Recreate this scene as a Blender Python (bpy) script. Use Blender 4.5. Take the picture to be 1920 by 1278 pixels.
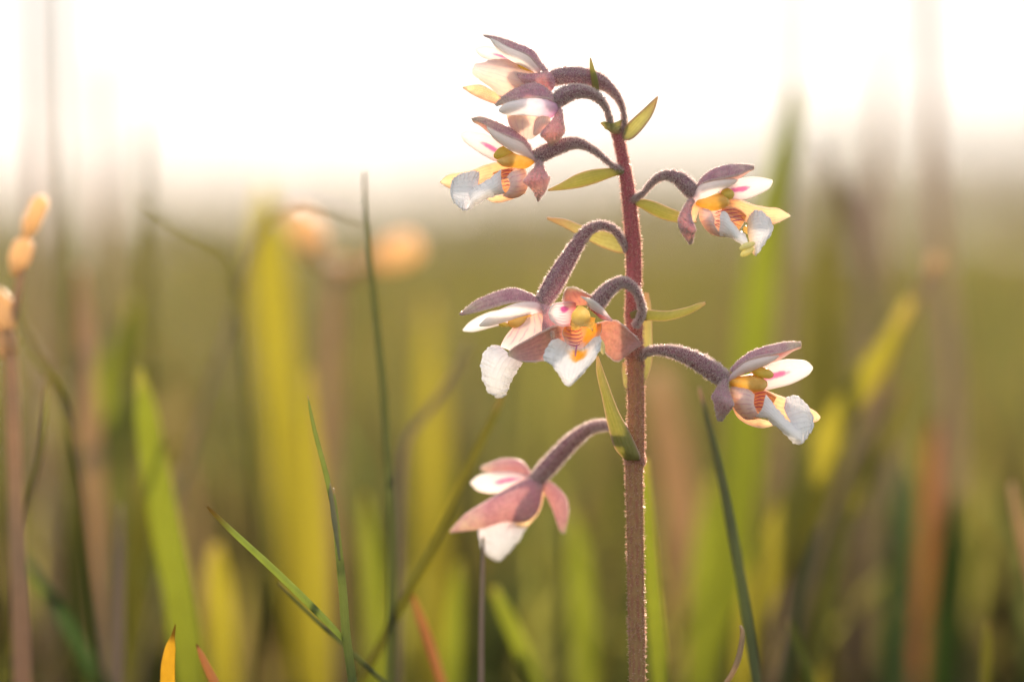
import bpy, math, random
import numpy as np
from mathutils import Vector

random.seed(7); rng = np.random.default_rng(7)
for _o in list(bpy.data.objects): bpy.data.objects.remove(_o)
SC = bpy.context.scene
COL = SC.collection

# ------------------------------------------------------------------ camera, sky, sun, exposure
PX = 1.0e-4                       # one photograph pixel in the plane of focus is 0.1 mm
S = 0.5333                        # metres from the lens to the plane of focus
PITCH = math.radians(2.57)        # looking slightly down, the horizon lies above the middle
CAM_H = 0.200
SUN_EL, SUN_AZ = math.radians(15.0), math.radians(9.0)   # low sun behind the orchid, a little to the right

cam_d = bpy.data.cameras.new('camera'); cam = bpy.data.objects.new('camera', cam_d); COL.objects.link(cam)
cam_d.lens = 100.0; cam_d.sensor_width = 36.0; cam_d.clip_start = 0.02; cam_d.clip_end = 2000.0
cam.location = (0, -S * math.cos(PITCH), CAM_H)
cam.rotation_euler = (math.pi / 2 - PITCH, 0, 0)
cam_d.dof.use_dof = True; cam_d.dof.focus_distance = S; cam_d.dof.aperture_fstop = 4.0
SC.camera = cam
CAMP = np.array(cam.location); CP, SP = math.cos(PITCH), math.sin(PITCH)
AX_R = np.array([1.0, 0, 0]); AX_U = np.array([0, SP, CP]); AX_F = np.array([0, CP, -SP])

world = bpy.data.worlds.new('World'); SC.world = world; world.use_nodes = True
wn = world.node_tree.nodes; wl = world.node_tree.links
sky = wn.new('ShaderNodeTexSky'); sky.sky_type = 'NISHITA'; sky.sun_disc = False
sky.sun_elevation = SUN_EL; sky.sun_rotation = SUN_AZ
sky.air_density = 0.9; sky.dust_density = 2.2; sky.ozone_density = 0.0; sky.altitude = 0
bg = wn['Background']; bg.inputs['Strength'].default_value = 0.15
sky_flatten = wn.new('ShaderNodeGamma'); sky_flatten.inputs['Gamma'].default_value = 0.09     # flattens the sky's brightness range: added fill from overhead and behind the camera
whit = wn.new('ShaderNodeHueSaturation'); whit.inputs['Saturation'].default_value = 1.15
wl.new(sky.outputs[0], sky_flatten.inputs['Color']); wl.new(sky_flatten.outputs[0], whit.inputs['Color']); wl.new(whit.outputs[0], bg.inputs['Color'])

sun_d = bpy.data.lights.new('sun', 'SUN'); sun = bpy.data.objects.new('sun', sun_d); COL.objects.link(sun)
sun_d.energy = 3.6; sun_d.angle = math.radians(0.6); sun_d.color = (1.0, 0.80, 0.61)
_sd = Vector((math.sin(SUN_AZ) * math.cos(SUN_EL), math.cos(SUN_AZ) * math.cos(SUN_EL), math.sin(SUN_EL)))
sun.rotation_euler = (-_sd).to_track_quat('-Z', 'Y').to_euler()
sun.location = (0.5, 3, 2)

SC.view_settings.view_transform = 'Standard'; SC.view_settings.look = 'None'
SC.view_settings.gamma = 1.0; SC.view_settings.use_curve_mapping = False
SC.view_settings.exposure = 2.55
SC.render.engine = 'CYCLES'
SC.cycles.max_bounces = 10; SC.cycles.diffuse_bounces = 5; SC.cycles.transmission_bounces = 8
SC.cycles.use_denoising = True; SC.cycles.sample_clamp_indirect = 6.0

# ------------------------------------------------------------------ geometry helpers
def W(a):
    """picture position (x, y in photo pixels, depth behind the focus plane in 0.1 mm) -> metres in the place"""
    a = np.asarray(a, float); dep = S + a[..., 2] * PX; s = dep / S
    x = (a[..., 0] - 960) * PX * s; y = (639 - a[..., 1]) * PX * s
    return CAMP + x[..., None] * AX_R + y[..., None] * AX_U + dep[..., None] * AX_F

def curve(pts, n):
    """smooth (centripetal-ish Catmull-Rom) resampling of rows of numbers"""
    p = np.asarray(pts, float); k = len(p)
    if k == 2:
        t = np.linspace(0, 1, n)[:, None]; return p[0] * (1 - t) + p[1] * t
    e = np.vstack([2 * p[0] - p[1], p, 2 * p[-1] - p[-2]])
    t = np.linspace(0, k - 1, n); i = np.minimum(t.astype(int), k - 2); f = (t - i)[:, None]
    a, b, c, d = e[i], e[i + 1], e[i + 2], e[i + 3]
    return 0.5 * (2 * b + (c - a) * f + (2 * a - 5 * b + 4 * c - d) * f**2 + (3 * b - a - 3 * c + d) * f**3)

def mesh_obj(name, V, F, mats, parent=None, uv=None, mi=None, smooth=True):
    me = bpy.data.meshes.new(name)
    me.from_pydata(np.asarray(V).tolist(), [], F if isinstance(F, list) else np.asarray(F).tolist())
    for m in (mats if isinstance(mats, (list, tuple)) else [mats]): me.materials.append(m)
    n = len(me.polygons)
    if smooth: me.polygons.foreach_set('use_smooth', np.ones(n, bool))
    if mi is not None: me.polygons.foreach_set('material_index', np.asarray(mi, np.int32))
    if uv is not None:
        l = me.uv_layers.new(name='UVMap'); idx = np.empty(len(me.loops), np.int32)
        me.loops.foreach_get('vertex_index', idx)
        l.data.foreach_set('uv', np.asarray(uv, np.float32)[idx].ravel())
    me.update()
    o = bpy.data.objects.new(name, me); COL.objects.link(o)
    if parent is not None: o.parent = parent
    return o

def empty(name, loc=(0, 0, 0), parent=None):
    o = bpy.data.objects.new(name, None); COL.objects.link(o); o.location = loc
    o.empty_display_size = 0.01
    if parent is not None: o.parent = parent
    return o

def tag(o, label=None, cat=None, group=None, kind=None):
    if label: o['label'] = label
    if cat: o['category'] = cat
    if group: o['group'] = group
    if kind: o['kind'] = kind
    return o

def grid_normals(P):
    du = np.gradient(P, axis=0); dv = np.gradient(P, axis=1)
    n = np.cross(du, dv); ln = np.linalg.norm(n, axis=2, keepdims=True)
    n = n / np.maximum(ln, 1e-12)
    return n

SURF = {}          # hair sampling: outer points and normals
def shell(name, P, mats, parent=None, th=2.4, out=None, key=None, thin_tip=True):
    """closed thin shell round a grid of points; outer side takes material 0, inner side material 1"""
    n0, n1 = P.shape[:2]; N = grid_normals(P)
    for i in (0, n0 - 1):                                   # pinched ends borrow the neighbour's normal
        j = 1 if i == 0 else n0 - 2
        N[i] = N[j]
    if out is not None:
        o = np.array([out[0], out[2], -out[1]], float)
        if (N * o).sum() < 0: N = -N; flip = True
        else: flip = False
    else: flip = False
    u = np.linspace(0, 1, n0); v = np.linspace(0, 1, n1)
    tp = (0.45 + 0.55 * np.minimum(1, 6 * np.minimum(v, 1 - v)))[None, :] * np.ones(n0)[:, None]
    if thin_tip: tp *= (0.45 + 0.55 * np.minimum(1, 5 * (1 - u)))[:, None]
    off = N * (tp * th * PX * 0.5)[..., None]
    V = np.concatenate([(P + off).reshape(-1, 3), (P - off).reshape(-1, 3)])
    uv1 = np.stack(np.meshgrid(u, v, indexing='ij')[::-1], -1).reshape(-1, 2)   # (across, along)
    idx = np.arange(n0 * n1).reshape(n0, n1); h = n0 * n1
    a, b, c, d = idx[:-1, :-1].ravel(), idx[1:, :-1].ravel(), idx[1:, 1:].ravel(), idx[:-1, 1:].ravel()
    q = np.stack([a, b, c, d], 1); q2 = q[:, ::-1] + h
    rim = np.concatenate([idx[0, :], idx[1:, -1], idx[-1, :-1][::-1], idx[1:-1, 0][::-1]])
    r2 = np.roll(rim, -1); qr = np.stack([rim, r2, r2 + h, rim + h], 1)
    F = np.concatenate([q, q2, qr]) if not flip else np.concatenate([q[:, ::-1], q2[:, ::-1], qr[:, ::-1]])
    two = isinstance(mats, (list, tuple)) and len(mats) > 1
    mi = np.concatenate([np.zeros(len(q)), np.ones(len(q2)) if two else np.zeros(len(q2)), np.zeros(len(qr))])
    ob = mesh_obj(name, V, F, mats, parent, np.concatenate([uv1, uv1]), mi)
    if key is not None: SURF.setdefault(key, []).append((P + off, N))
    return ob

def section(A, M, B, nv):
    v = np.linspace(0, 1, nv)[None, :, None]
    return A[:, None] * (2 * (v - .5) * (v - 1)) + M[:, None] * (4 * v * (1 - v)) + B[:, None] * (2 * v * (v - .5))

def ruffle(G, amp, freq, seed, edge=2.0, tip=0.0):
    """uneven, wavy margins: picture-space displacement that grows towards the edges"""
    r = np.random.default_rng(seed); n0, n1 = G.shape[:2]
    u = np.linspace(0, 1, n0)[:, None]; v = np.linspace(0, 1, n1)[None, :]
    w = np.maximum(np.abs(2 * v - 1) ** edge * np.minimum(1, 4 * u), (u ** 4) * tip)
    for c in range(3):
        f = np.zeros((n0, n1))
        for k in range(4):
            fu, fv = freq * (0.6 + 0.7 * k) * r.uniform(.8, 1.2), r.uniform(1, 4) * (1 + k * .5)
            f += np.sin(fu * 6.28 * u + fv * 3.1 * v + r.uniform(0, 6.28)) / (1 + .6 * k)
        G[..., c] += f * w * amp * (0.55 if c < 2 else 1.3)
    return G

def petal(name, e1, e2, d, mats, parent, bulge=0, tilt=0, out=(0, 0, -1), nu=30, nv=15, th=2.4, ruf=None, key=None, bow=(0, 0)):
    """blade between two traced margins, base first; d = depth along it; bulge pushes the midrib away from the viewer"""
    k = len(e1); dd = np.interp(np.linspace(0, 1, k), np.linspace(0, 1, len(d)), d)
    A = np.column_stack([np.asarray(e1, float), dd - tilt]); B = np.column_stack([np.asarray(e2, float), dd + tilt])
    wdt = np.linalg.norm(A[:, :2] - B[:, :2], axis=1); wn_ = wdt / max(wdt.max(), 1)
    M = (A + B) / 2; M[:, 2] += bulge * wn_; M[:, 0] += bow[0] * wn_; M[:, 1] += bow[1] * wn_
    A, M, B = curve(A, nu), curve(M, nu), curve(B, nu)
    G = section(A, M, B, nv)
    if ruf: G = ruffle(G, *ruf)
    return shell(name, W(G), mats, parent, th, out, key)

def hood(name, near, ridge, far, d, wd, mats, parent, out=(0, -1, -.3), nu=30, nv=17, th=2.6, ruf=None, key=None):
    """keeled sepal: near margin, ridge (its silhouette) and far margin, each traced; wd = half width in depth"""
    k = len(near); dd = np.interp(np.linspace(0, 1, k), np.linspace(0, 1, len(d)), d)
    t = np.linspace(0, 1, k); ww = wd * np.sin(np.pi * np.clip(0.16 + 0.84 * t, 0, 1)) ** .8 + 1
    A = np.column_stack([np.asarray(near, float), dd - ww]); M = np.column_stack([np.asarray(ridge, float), dd])
    B = np.column_stack([np.asarray(far, float), dd + ww])
    G = section(curve(A, nu), curve(M, nu), curve(B, nu), nv)
    if ruf: G = ruffle(G, *ruf)
    return shell(name, W(G), mats, parent, th, out, key)

def rows_sheet(name, rows, mats, parent, out=(0, 0, -1), nu=34, nv=25, th=2.4, ruf=None, key=None):
    """free surface: rows of points (x, y, depth), smooth both ways"""
    if ruf and name.startswith('lip'): nu, nv = 64, 45; ruf = (ruf[0] * .9, ruf[1] * 1.15, *ruf[2:])
    R = np.array([curve(r, nv) for r in rows])
    G = np.stack([curve(R[:, j], nu) for j in range(nv)], 1)
    if ruf: G = ruffle(G, *ruf)
    return shell(name, W(G), mats, parent, th, out, key, thin_tip=False)

def tube_world(name, C, R, mat, parent=None, nr=18, ribs=0, key=None, capped=True):
    C = np.asarray(C); n = len(C); T = np.gradient(C, axis=0); T /= np.linalg.norm(T, axis=1, keepdims=True)
    ref = np.array([0, 1.0, 0.05]); V = []; NR = []
    th = np.linspace(0, 2 * np.pi, nr, endpoint=False)
    for i in range(n):
        a = np.cross(T[i], ref); a /= np.linalg.norm(a); b = np.cross(T[i], a)
        dirs = np.cos(th)[:, None] * a + np.sin(th)[:, None] * b
        rr = R[i] * (1 + (0.10 * np.cos(ribs * th + 3.0 * i / n) if ribs else 0))
        V.append(C[i] + dirs * np.reshape(rr, (-1, 1))); NR.append(dirs)
    V = np.array(V); NR = np.array(NR)
    idx = np.arange(n * nr).reshape(n, nr); nx = np.roll(idx, -1, axis=1)
    F = np.stack([idx[:-1].ravel(), nx[:-1].ravel(), nx[1:].ravel(), idx[1:].ravel()], 1)[:, ::-1].tolist()
    if capped: F += [idx[0].tolist(), idx[-1][::-1].tolist()]
    uu, vv = np.meshgrid(np.linspace(0, 1, n), th / 6.2832, indexing='ij')
    o = mesh_obj(name, V.reshape(-1, 3), F, mat, parent, np.stack([vv, uu], -1).reshape(-1, 2))
    if key is not None:
        SURF.setdefault(key, []).append((np.concatenate([V, V[:, :1]], 1), np.concatenate([NR, NR[:, :1]], 1)))
    return o

def tube(name, pts, mat, parent=None, n=40, **k):
    """pts = (x, y, depth, radius) in picture units"""
    c = curve(pts, n)
    if k.get('key'): c[:, 3] = np.maximum(c[:, 3] - 1.6, c[:, 3] * .6)      # the traced outline includes the hairs
    C = W(c[:, :3]); R = c[:, 3] * PX * (S + c[:, 2] * PX) / S
    return tube_world(name, C, R, mat, parent, **k)

def blob(name, c, r, rot, mat, parent, n=14, seed=1, lump=.06, tip=0.0):
    """rounded body: centre (x, y, depth), radii, turned by rot degrees in the picture plane"""
    q = np.random.default_rng(seed); a = math.radians(rot); V = []; 
    for i in range(n + 1):
        t = math.pi * i / n
        for j in range(n * 2):
            p = 2 * math.pi * j / (n * 2)
            e = 1 + lump * math.sin(3 * p + seed) * math.sin(2 * t + seed) + lump * .6 * math.cos(5 * t + 2 * p)
            x, y, z = -math.cos(t) * r[0], math.sin(t) * math.cos(p) * r[1] * e * (1 - tip * math.cos(t)), math.sin(t) * math.sin(p) * r[2] * e
            V.append((c[0] + x * math.cos(a) - y * math.sin(a), c[1] + x * math.sin(a) + y * math.cos(a), c[2] + z))
    m = n * 2; idx = np.arange((n + 1) * m).reshape(n + 1, m); nx = np.roll(idx, -1, 1)
    F = np.stack([idx[:-1].ravel(), nx[:-1].ravel(), nx[1:].ravel(), idx[1:].ravel()], 1)
    uv = np.stack(np.meshgrid(np.linspace(0, 1, n + 1), np.linspace(0, 1, m), indexing='ij')[::-1], -1).reshape(-1, 2)
    return mesh_obj(name, W(np.array(V)), F, mat, parent, uv)

def hairs(name, key, per, mat, parent, length=(2.8, 6.0), rad=.5, more=1.7, clump=.5):
    """short glandular hairs standing on every surface filed under the key, one joined mesh"""
    Ps, Ns, Ks = [], [], []
    for q_, ((P, N), cnt) in enumerate(zip(SURF[key], per)):
        cnt = int(cnt * (more if q_ == 0 else more * .7)); Ks.append(np.full(cnt, 1.0 if q_ == 0 else .55))
        i = rng.uniform(0, P.shape[0] - 1.001, cnt); j = rng.uniform(0, P.shape[1] - 1.001, cnt)
        a, b = i.astype(int), j.astype(int); f, g = (i - a)[:, None], (j - b)[:, None]
        L = lambda Q: Q[a, b] * (1 - f) * (1 - g) + Q[a + 1, b] * f * (1 - g) + Q[a, b + 1] * (1 - f) * g + Q[a + 1, b + 1] * f * g
        Ps.append(L(P)); Ns.append(L(N))
    P = np.concatenate(Ps); N = np.concatenate(Ns); n = len(P)
    D = N + rng.normal(0, .32, (n, 3)); D /= np.linalg.norm(D, axis=1, keepdims=True)
    L = (rng.uniform(*length, n) * np.concatenate(Ks))[:, None] * PX
    a = np.cross(D, rng.normal(0, 1, (n, 3))); a /= np.linalg.norm(a, axis=1, keepdims=True); b = np.cross(D, a)
    r = rad * PX; V = np.empty((n, 7, 3))
    bend = rng.normal(0, .25, (n, 3)) * L
    for k in range(3):
        o = math.cos(k * 2.094) * a + math.sin(k * 2.094) * b
        V[:, k] = P + o * r - D * L * .12; V[:, 3 + k] = P + D * L * .75 + bend * .4 + o * r * .75
    V[:, 6] = P + D * L + bend
    base = (np.arange(n) * 7)[:, None]; F = []
    q = [(0, 1, 4, 3), (1, 2, 5, 4), (2, 0, 3, 5)]; t = [(3, 4, 6), (4, 5, 6), (5, 3, 6)]
    F = np.concatenate([base + np.array(x) for x in q]).tolist() + np.concatenate([base + np.array(x) for x in t]).tolist()
    o = mesh_obj(name, V.reshape(-1, 3), F, mat, parent); o['kind'] = 'stuff'
    return o

# ------------------------------------------------------------------ materials
class NT:
    def __init__(s, name):
        s.m = bpy.data.materials.new(name); s.m.use_nodes = True; s.t = s.m.node_tree; s.t.nodes.clear()
        s.out = s.t.nodes.new('ShaderNodeOutputMaterial')
    def n(s, ty, **k):
        o = s.t.nodes.new(ty)
        for a, b in k.items(): setattr(o, a, b)
        return o
    def put(s, sock, v):
        if hasattr(v, 'is_output'): s.t.links.new(v, sock)
        else: sock.default_value = v
    def math(s, op, a, b=0.0, c=None):
        o = s.n('ShaderNodeMath', operation=op); s.put(o.inputs[0], a); s.put(o.inputs[1], b)
        if c is not None: s.put(o.inputs[2], c)
        return o.outputs[0]
    def mix(s, f, a, b):
        o = s.n('ShaderNodeMix', data_type='RGBA'); s.put(o.inputs[0], f)
        s.put(o.inputs[6], a if hasattr(a, 'is_output') else (*a, 1)); s.put(o.inputs[7], b if hasattr(b, 'is_output') else (*b, 1))
        return o.outputs[2]
    def ramp(s, f, stops, linear=False):
        o = s.n('ShaderNodeValToRGB'); e = o.color_ramp.elements; o.color_ramp.interpolation = 'LINEAR' if linear else 'B_SPLINE' if len(stops) > 3 else 'EASE'
        while len(e) < len(stops): e.new(.5)
        for x, (p, c) in zip(e, stops): x.position = p; x.color = (*c, 1)
        s.put(o.inputs[0], f); return o.outputs[0]
    def step(s, x, a, b):
        o = s.n('ShaderNodeMapRange', interpolation_type='SMOOTHSTEP')
        s.put(o.inputs[0], x); o.inputs[1].default_value = a; o.inputs[2].default_value = b
        return o.outputs[0]
    def noise(s, scale, detail=3, vec=None, dist=0):
        o = s.n('ShaderNodeTexNoise'); o.inputs['Scale'].default_value = scale; o.inputs['Detail'].default_value = detail
        o.inputs['Distortion'].default_value = dist
        if vec is not None: s.t.links.new(vec, o.inputs['Vector'])
        return o.outputs[0]
    def uv(s):
        a = s.n('ShaderNodeUVMap'); b = s.n('ShaderNodeSeparateXYZ'); s.t.links.new(a.outputs[0], b.inputs[0])
        return b.outputs[0], b.outputs[1], a.outputs[0]
    def obj(s): return s.n('ShaderNodeTexCoord').outputs['Object']

def leafy(name, along, trans=.5, rough=.55, veins=None, patch=None, margin=None, grain=(.25, 900), spec=.25, tcol=None, bump=.25, mott=None, linear=False):
    """thin plant tissue: colours along the blade, lengthwise veins, a coloured patch, a margin; part of the light passes through"""
    k = NT(name); u, v, uvv = k.uv(); ob = k.obj()
    col = k.ramp(v, along, linear)
    nz = k.noise(grain[1], 4, ob)
    h = nz
    if mott:
        f = k.step(k.noise(mott[1], 3, ob), .42, .62); col = k.mix(k.math('MULTIPLY', f, mott[2]), col, mott[0])
    if veins:
        vc, cnt, st, wid, v0, v1 = veins
        wob = k.math('MULTIPLY', k.math('SUBTRACT', k.noise(420, 2, ob), .5), .9)
        ph = k.math('FRACT', k.math('ADD', k.math('MULTIPLY', u, cnt), wob))
        ln = k.math('ABSOLUTE', k.math('SUBTRACT', ph, .5))
        ln = k.math('SUBTRACT', 1.0, k.step(ln, 0.0, wid))
        msk = k.math('MULTIPLY', k.step(v, v0 - .06, v0 + .06), k.math('SUBTRACT', 1.0, k.step(v, v1 - .15, v1 + .05)))
        msk = k.math('MULTIPLY', msk, k.step(k.noise(650, 2, ob), .3, .6))
        col = k.mix(k.math('MULTIPLY', k.math('MULTIPLY', ln, msk), st), col, vc)
        h = k.math('ADD', nz, k.math('MULTIPLY', ln, .6))
    if patch:
        pc, u0, v0, ru, rv, st = patch
        du = k.math('DIVIDE', k.math('SUBTRACT', u, u0), ru); dv = k.math('DIVIDE', k.math('SUBTRACT', v, v0), rv)
        d2 = k.math('ADD', k.math('MULTIPLY', du, du), k.math('MULTIPLY', dv, dv))
        d2 = k.math('ADD', d2, k.math('MULTIPLY', k.math('SUBTRACT', k.noise(700, 3, ob), .5), 1.4))
        col = k.mix(k.math('MULTIPLY', k.math('SUBTRACT', 1.0, k.step(d2, .1, 1.0)), st), col, pc)
    if margin:
        mc, w, st = margin
        e = k.math('ABSOLUTE', k.math('SUBTRACT', k.math('MULTIPLY', u, 2.0), 1.0))
        col = k.mix(k.math('MULTIPLY', k.step(e, 1 - w, 1.0), st), col, mc)
    g = k.math('MULTIPLY', k.math('SUBTRACT', nz, .5), grain[0] * 2)
    hs = k.n('ShaderNodeHueSaturation'); k.put(hs.inputs['Value'], k.math('ADD', 1.0, g)); k.put(hs.inputs['Color'], col); col = hs.outputs[0]
    b = k.n('ShaderNodeBump'); b.inputs['Strength'].default_value = bump; b.inputs['Distance'].default_value = 2e-4; k.put(b.inputs['Height'], h)
    p = k.n('ShaderNodeBsdfPrincipled'); k.put(p.inputs['Base Color'], col); p.inputs['Roughness'].default_value = rough
    p.inputs['Specular IOR Level'].default_value = spec; k.put(p.inputs['Normal'], b.outputs[0])
    t = k.n('ShaderNodeBsdfTranslucent'); k.put(t.inputs['Color'], k.mix(.35, col, tcol) if tcol else col); k.put(t.inputs['Normal'], b.outputs[0])
    ms = k.n('ShaderNodeMixShader'); ms.inputs[0].default_value = trans
    k.t.links.new(p.outputs[0], ms.inputs[1]); k.t.links.new(t.outputs[0], ms.inputs[2]); k.t.links.new(ms.outputs[0], k.out.inputs[0])
    return k.m

MAUVE, ROSE, CREAM, WHITE = (.40, .20, .27), (.52, .26, .30), (.78, .70, .52), (.88, .86, .86)
GREENY, RUST = (.55, .52, .22), (.62, .30, .16)
m_sep_o = leafy('sepal_outside', [(0, (.56, .37, .45)), (.35, (.62, .40, .48)), (.7, (.68, .50, .52)), (.84, (.76, .70, .54)), (1, (.82, .79, .60))], .38,
                veins=((.44, .20, .30), 7, .5, .35, 0.0, 1.0), margin=((.86, .76, .73), .16, .8), grain=(.35, 1500), tcol=(.78, .58, .58), mott=((.50, .26, .38), 380, .6))
m_sep_i = leafy('sepal_inside', [(0, (.74, .46, .26)), (.45, (.66, .38, .32)), (.8, (.60, .36, .38)), (1, (.72, .66, .48))], .42,
                veins=((.46, .16, .22), 6, .5, .3, 0.05, .95), margin=((.88, .80, .76), .2, .85), grain=(.25, 1700), tcol=(.84, .58, .42))
m_sep_or = leafy('sepal_orange', [(0, (.80, .54, .30)), (.5, (.80, .60, .46)), (.85, (.80, .72, .52)), (1, (.86, .82, .68))], .55,
                 veins=((.60, .28, .26), 6, .5, .3, 0.0, .9), margin=((.88, .76, .70), .22, .8), tcol=(.88, .66, .45))
m_pet = leafy('petal_white', [(0, (.70, .48, .56)), (.18, (.84, .76, .80)), (.4, (.88, .86, .87)), (1, (.90, .89, .88))], .5, rough=.45,
              veins=((.72, .66, .74), 6, .35, .3, 0.1, 1.0), grain=(.06, 1200), bump=.15, tcol=(.95, .9, .82))
m_pet_m = leafy('petal_streaked', [(0, (.74, .45, .50)), (.25, (.86, .76, .78)), (.5, (.90, .86, .85)), (1, (.90, .88, .86))], .42, rough=.45,
                veins=((.85, .72, .74), 7, .35, .3, 0.0, 1.0), patch=((.62, .06, .36), .5, .34, .16, .26, .9), grain=(.06, 1200), bump=.15, tcol=(.98, .93, .84))
m_lip = leafy('lip_white', [(0, (.86, .83, .86)), (.4, (.92, .92, .93)), (1, (.93, .92, .92))], .27, rough=.4,
              veins=((.70, .68, .78), 9, .2, .3, 0.0, 1.0), grain=(.1, 900), bump=.6, tcol=(.95, .92, .88))
m_lip_y = leafy('lip_white_yellow_base', [(0, (.84, .62, .34)), (.2, (.88, .84, .80)), (.4, (.92, .92, .93)), (1, (.93, .92, .92))], .34, rough=.4,
                veins=((.66, .62, .76), 12, .3, .25, 0.0, 1.0), grain=(.09, 1600), bump=.5)
m_cup_o = leafy('lip_cup_outside', [(0, (.84, .68, .56)), (.4, (.84, .72, .70)), (1, (.88, .80, .80))], .4, rough=.4,
                veins=((.55, .28, .46), 7, .6, .2, 0.02, .9), grain=(.1, 1200), tcol=(.92, .76, .66))
m_cup_i = leafy('lip_cup_inside', [(0, (.86, .54, .20)), (.5, (.86, .62, .46)), (1, (.87, .74, .74))], .4, rough=.4,
                veins=((.42, .07, .15), 9, .95, .22, 0.0, 1.0), grain=(.1, 1200), tcol=(.95, .6, .3))
m_cup_p = leafy('lip_pale', [(0, (.80, .64, .56)), (.5, (.80, .70, .68)), (1, (.84, .78, .80))], .5, rough=.42,
                veins=((.60, .42, .55), 8, .35, .25, 0.05, 1.0), grain=(.08, 1200), tcol=(.95, .78, .6))
m_colm = leafy('column_yellow', [(0, (.74, .50, .14)), (.5, (.80, .62, .22)), (1, (.84, .70, .32))], .4, rough=.4, mott=((.66, .40, .08), 500, .5), grain=(.1, 900), bump=.15, tcol=(.95, .75, .25))
m_anth = leafy('anther_olive', [(0, (.68, .56, .10)), (.5, (.74, .63, .15)), (1, (.78, .68, .24))], .4, rough=.38, grain=(.1, 900), bump=.15)
m_poll = leafy('pollinia', [(0, (.88, .82, .40)), (1, (.90, .84, .46))], .35, rough=.7, grain=(.12, 2500), bump=.4)
m_ov = leafy('ovary', [(0, (.36, .14, .17)), (.45, (.33, .17, .21)), (1, (.34, .21, .26))], .15, rough=.6, veins=((.22, .10, .12), 6, .6, .4, 0.0, 1.0),
             grain=(.4, 2200), bump=.6, tcol=(.7, .3, .25))
m_stem = leafy('stem', [(0, (.32, .23, .10)), (.48, (.36, .22, .11)), (.70, (.38, .11, .14)), (1, (.39, .12, .16))], .18, rough=.55,
               veins=((.26, .07, .08), 9, .5, .45, 0.0, 1.0), grain=(.3, 1500), bump=.4, tcol=(.8, .2, .22))
m_br = leafy('bract_green', [(0, (.26, .24, .10)), (.5, (.36, .36, .13)), (.85, (.42, .39, .18)), (1, (.48, .32, .24))], .5,
             veins=((.20, .26, .04), 6, .55, .35, 0.0, 1.0), margin=((.60, .42, .38), .3, .85), grain=(.25, 1400), tcol=(.66, .60, .26))
m_br_p = leafy('bract_pale', [(0, (.34, .36, .18)), (.5, (.46, .47, .24)), (1, (.44, .30, .22))], .5,
               veins=((.28, .26, .12), 5, .5, .35, 0.0, 1.0), margin=((.46, .28, .26), .3, .85), grain=(.2, 1400), tcol=(.8, .7, .35))

def hair_mat(name, c, trans):
    k = NT(name); p = k.n('ShaderNodeBsdfPrincipled'); p.inputs['Base Color'].default_value = (*c, 1); p.inputs['Roughness'].default_value = .35
    t = k.n('ShaderNodeBsdfTranslucent'); t.inputs['Color'].default_value = (*c, 1); ms = k.n('ShaderNodeMixShader'); ms.inputs[0].default_value = trans
    k.t.links.new(p.outputs[0], ms.inputs[1]); k.t.links.new(t.outputs[0], ms.inputs[2]); k.t.links.new(ms.outputs[0], k.out.inputs[0]); return k.m
m_hair = hair_mat('fine_hair', (.92, .83, .82), .6)
m_hair_r = hair_mat('fine_hair_reddish', (.86, .64, .58), .65)

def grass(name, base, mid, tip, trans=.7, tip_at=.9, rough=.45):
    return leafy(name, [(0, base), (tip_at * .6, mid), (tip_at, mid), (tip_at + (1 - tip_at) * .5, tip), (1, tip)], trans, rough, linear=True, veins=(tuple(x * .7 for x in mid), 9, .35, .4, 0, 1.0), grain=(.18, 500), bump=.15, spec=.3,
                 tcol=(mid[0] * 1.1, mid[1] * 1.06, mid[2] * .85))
G_LIME = grass('grass_lime', (.16, .185, .05), (.30, .33, .085), (.38, .36, .13))
G_YEL = grass('grass_yellow', (.23, .22, .06), (.39, .37, .10), (.46, .40, .18))
G_OLI = grass('grass_olive', (.13, .14, .04), (.21, .205, .06), (.28, .23, .10))
G_GRN = grass('grass_green', (.12, .14, .06), (.17, .19, .09), (.26, .23, .13), trans=.6)
G_FRE = grass('grass_fresh', (.20, .25, .11), (.27, .31, .13), (.44, .32, .24), tip_at=.95)
G_BRT = grass('grass_brown_tip', (.20, .25, .11), (.29, .34, .13), (.16, .07, .04), tip_at=.66)
G_STR = grass('straw', (.38, .28, .18), (.48, .35, .22), (.56, .43, .30), trans=.4)
G_TAN = grass('tan_reed', (.40, .30, .23), (.50, .38, .30), (.58, .45, .36), trans=.35)
G_RUS = grass('rusty_leaf', (.44, .26, .12), (.46, .26, .12), (.14, .05, .03), trans=.45)
G_YTP = grass('yellow_leaf_black_tip', (.46, .35, .07), (.50, .37, .075), (.05, .03, .02), tip_at=.68)
G_BRN = grass('brown_stalk', (.26, .19, .15), (.30, .22, .17), (.36, .28, .20), trans=.2)
G_RED = grass('reddish_stalk', (.28, .17, .13), (.52, .35, .22), (.62, .45, .30), trans=.35)
G_DRK = grass('dark_reed_head', (.26, .17, .11), (.32, .21, .14), (.36, .25, .17), trans=.2)
G_HEAD = grass('seed_head', (.52, .38, .24), (.70, .54, .37), (.80, .68, .52), trans=.7)

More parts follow.
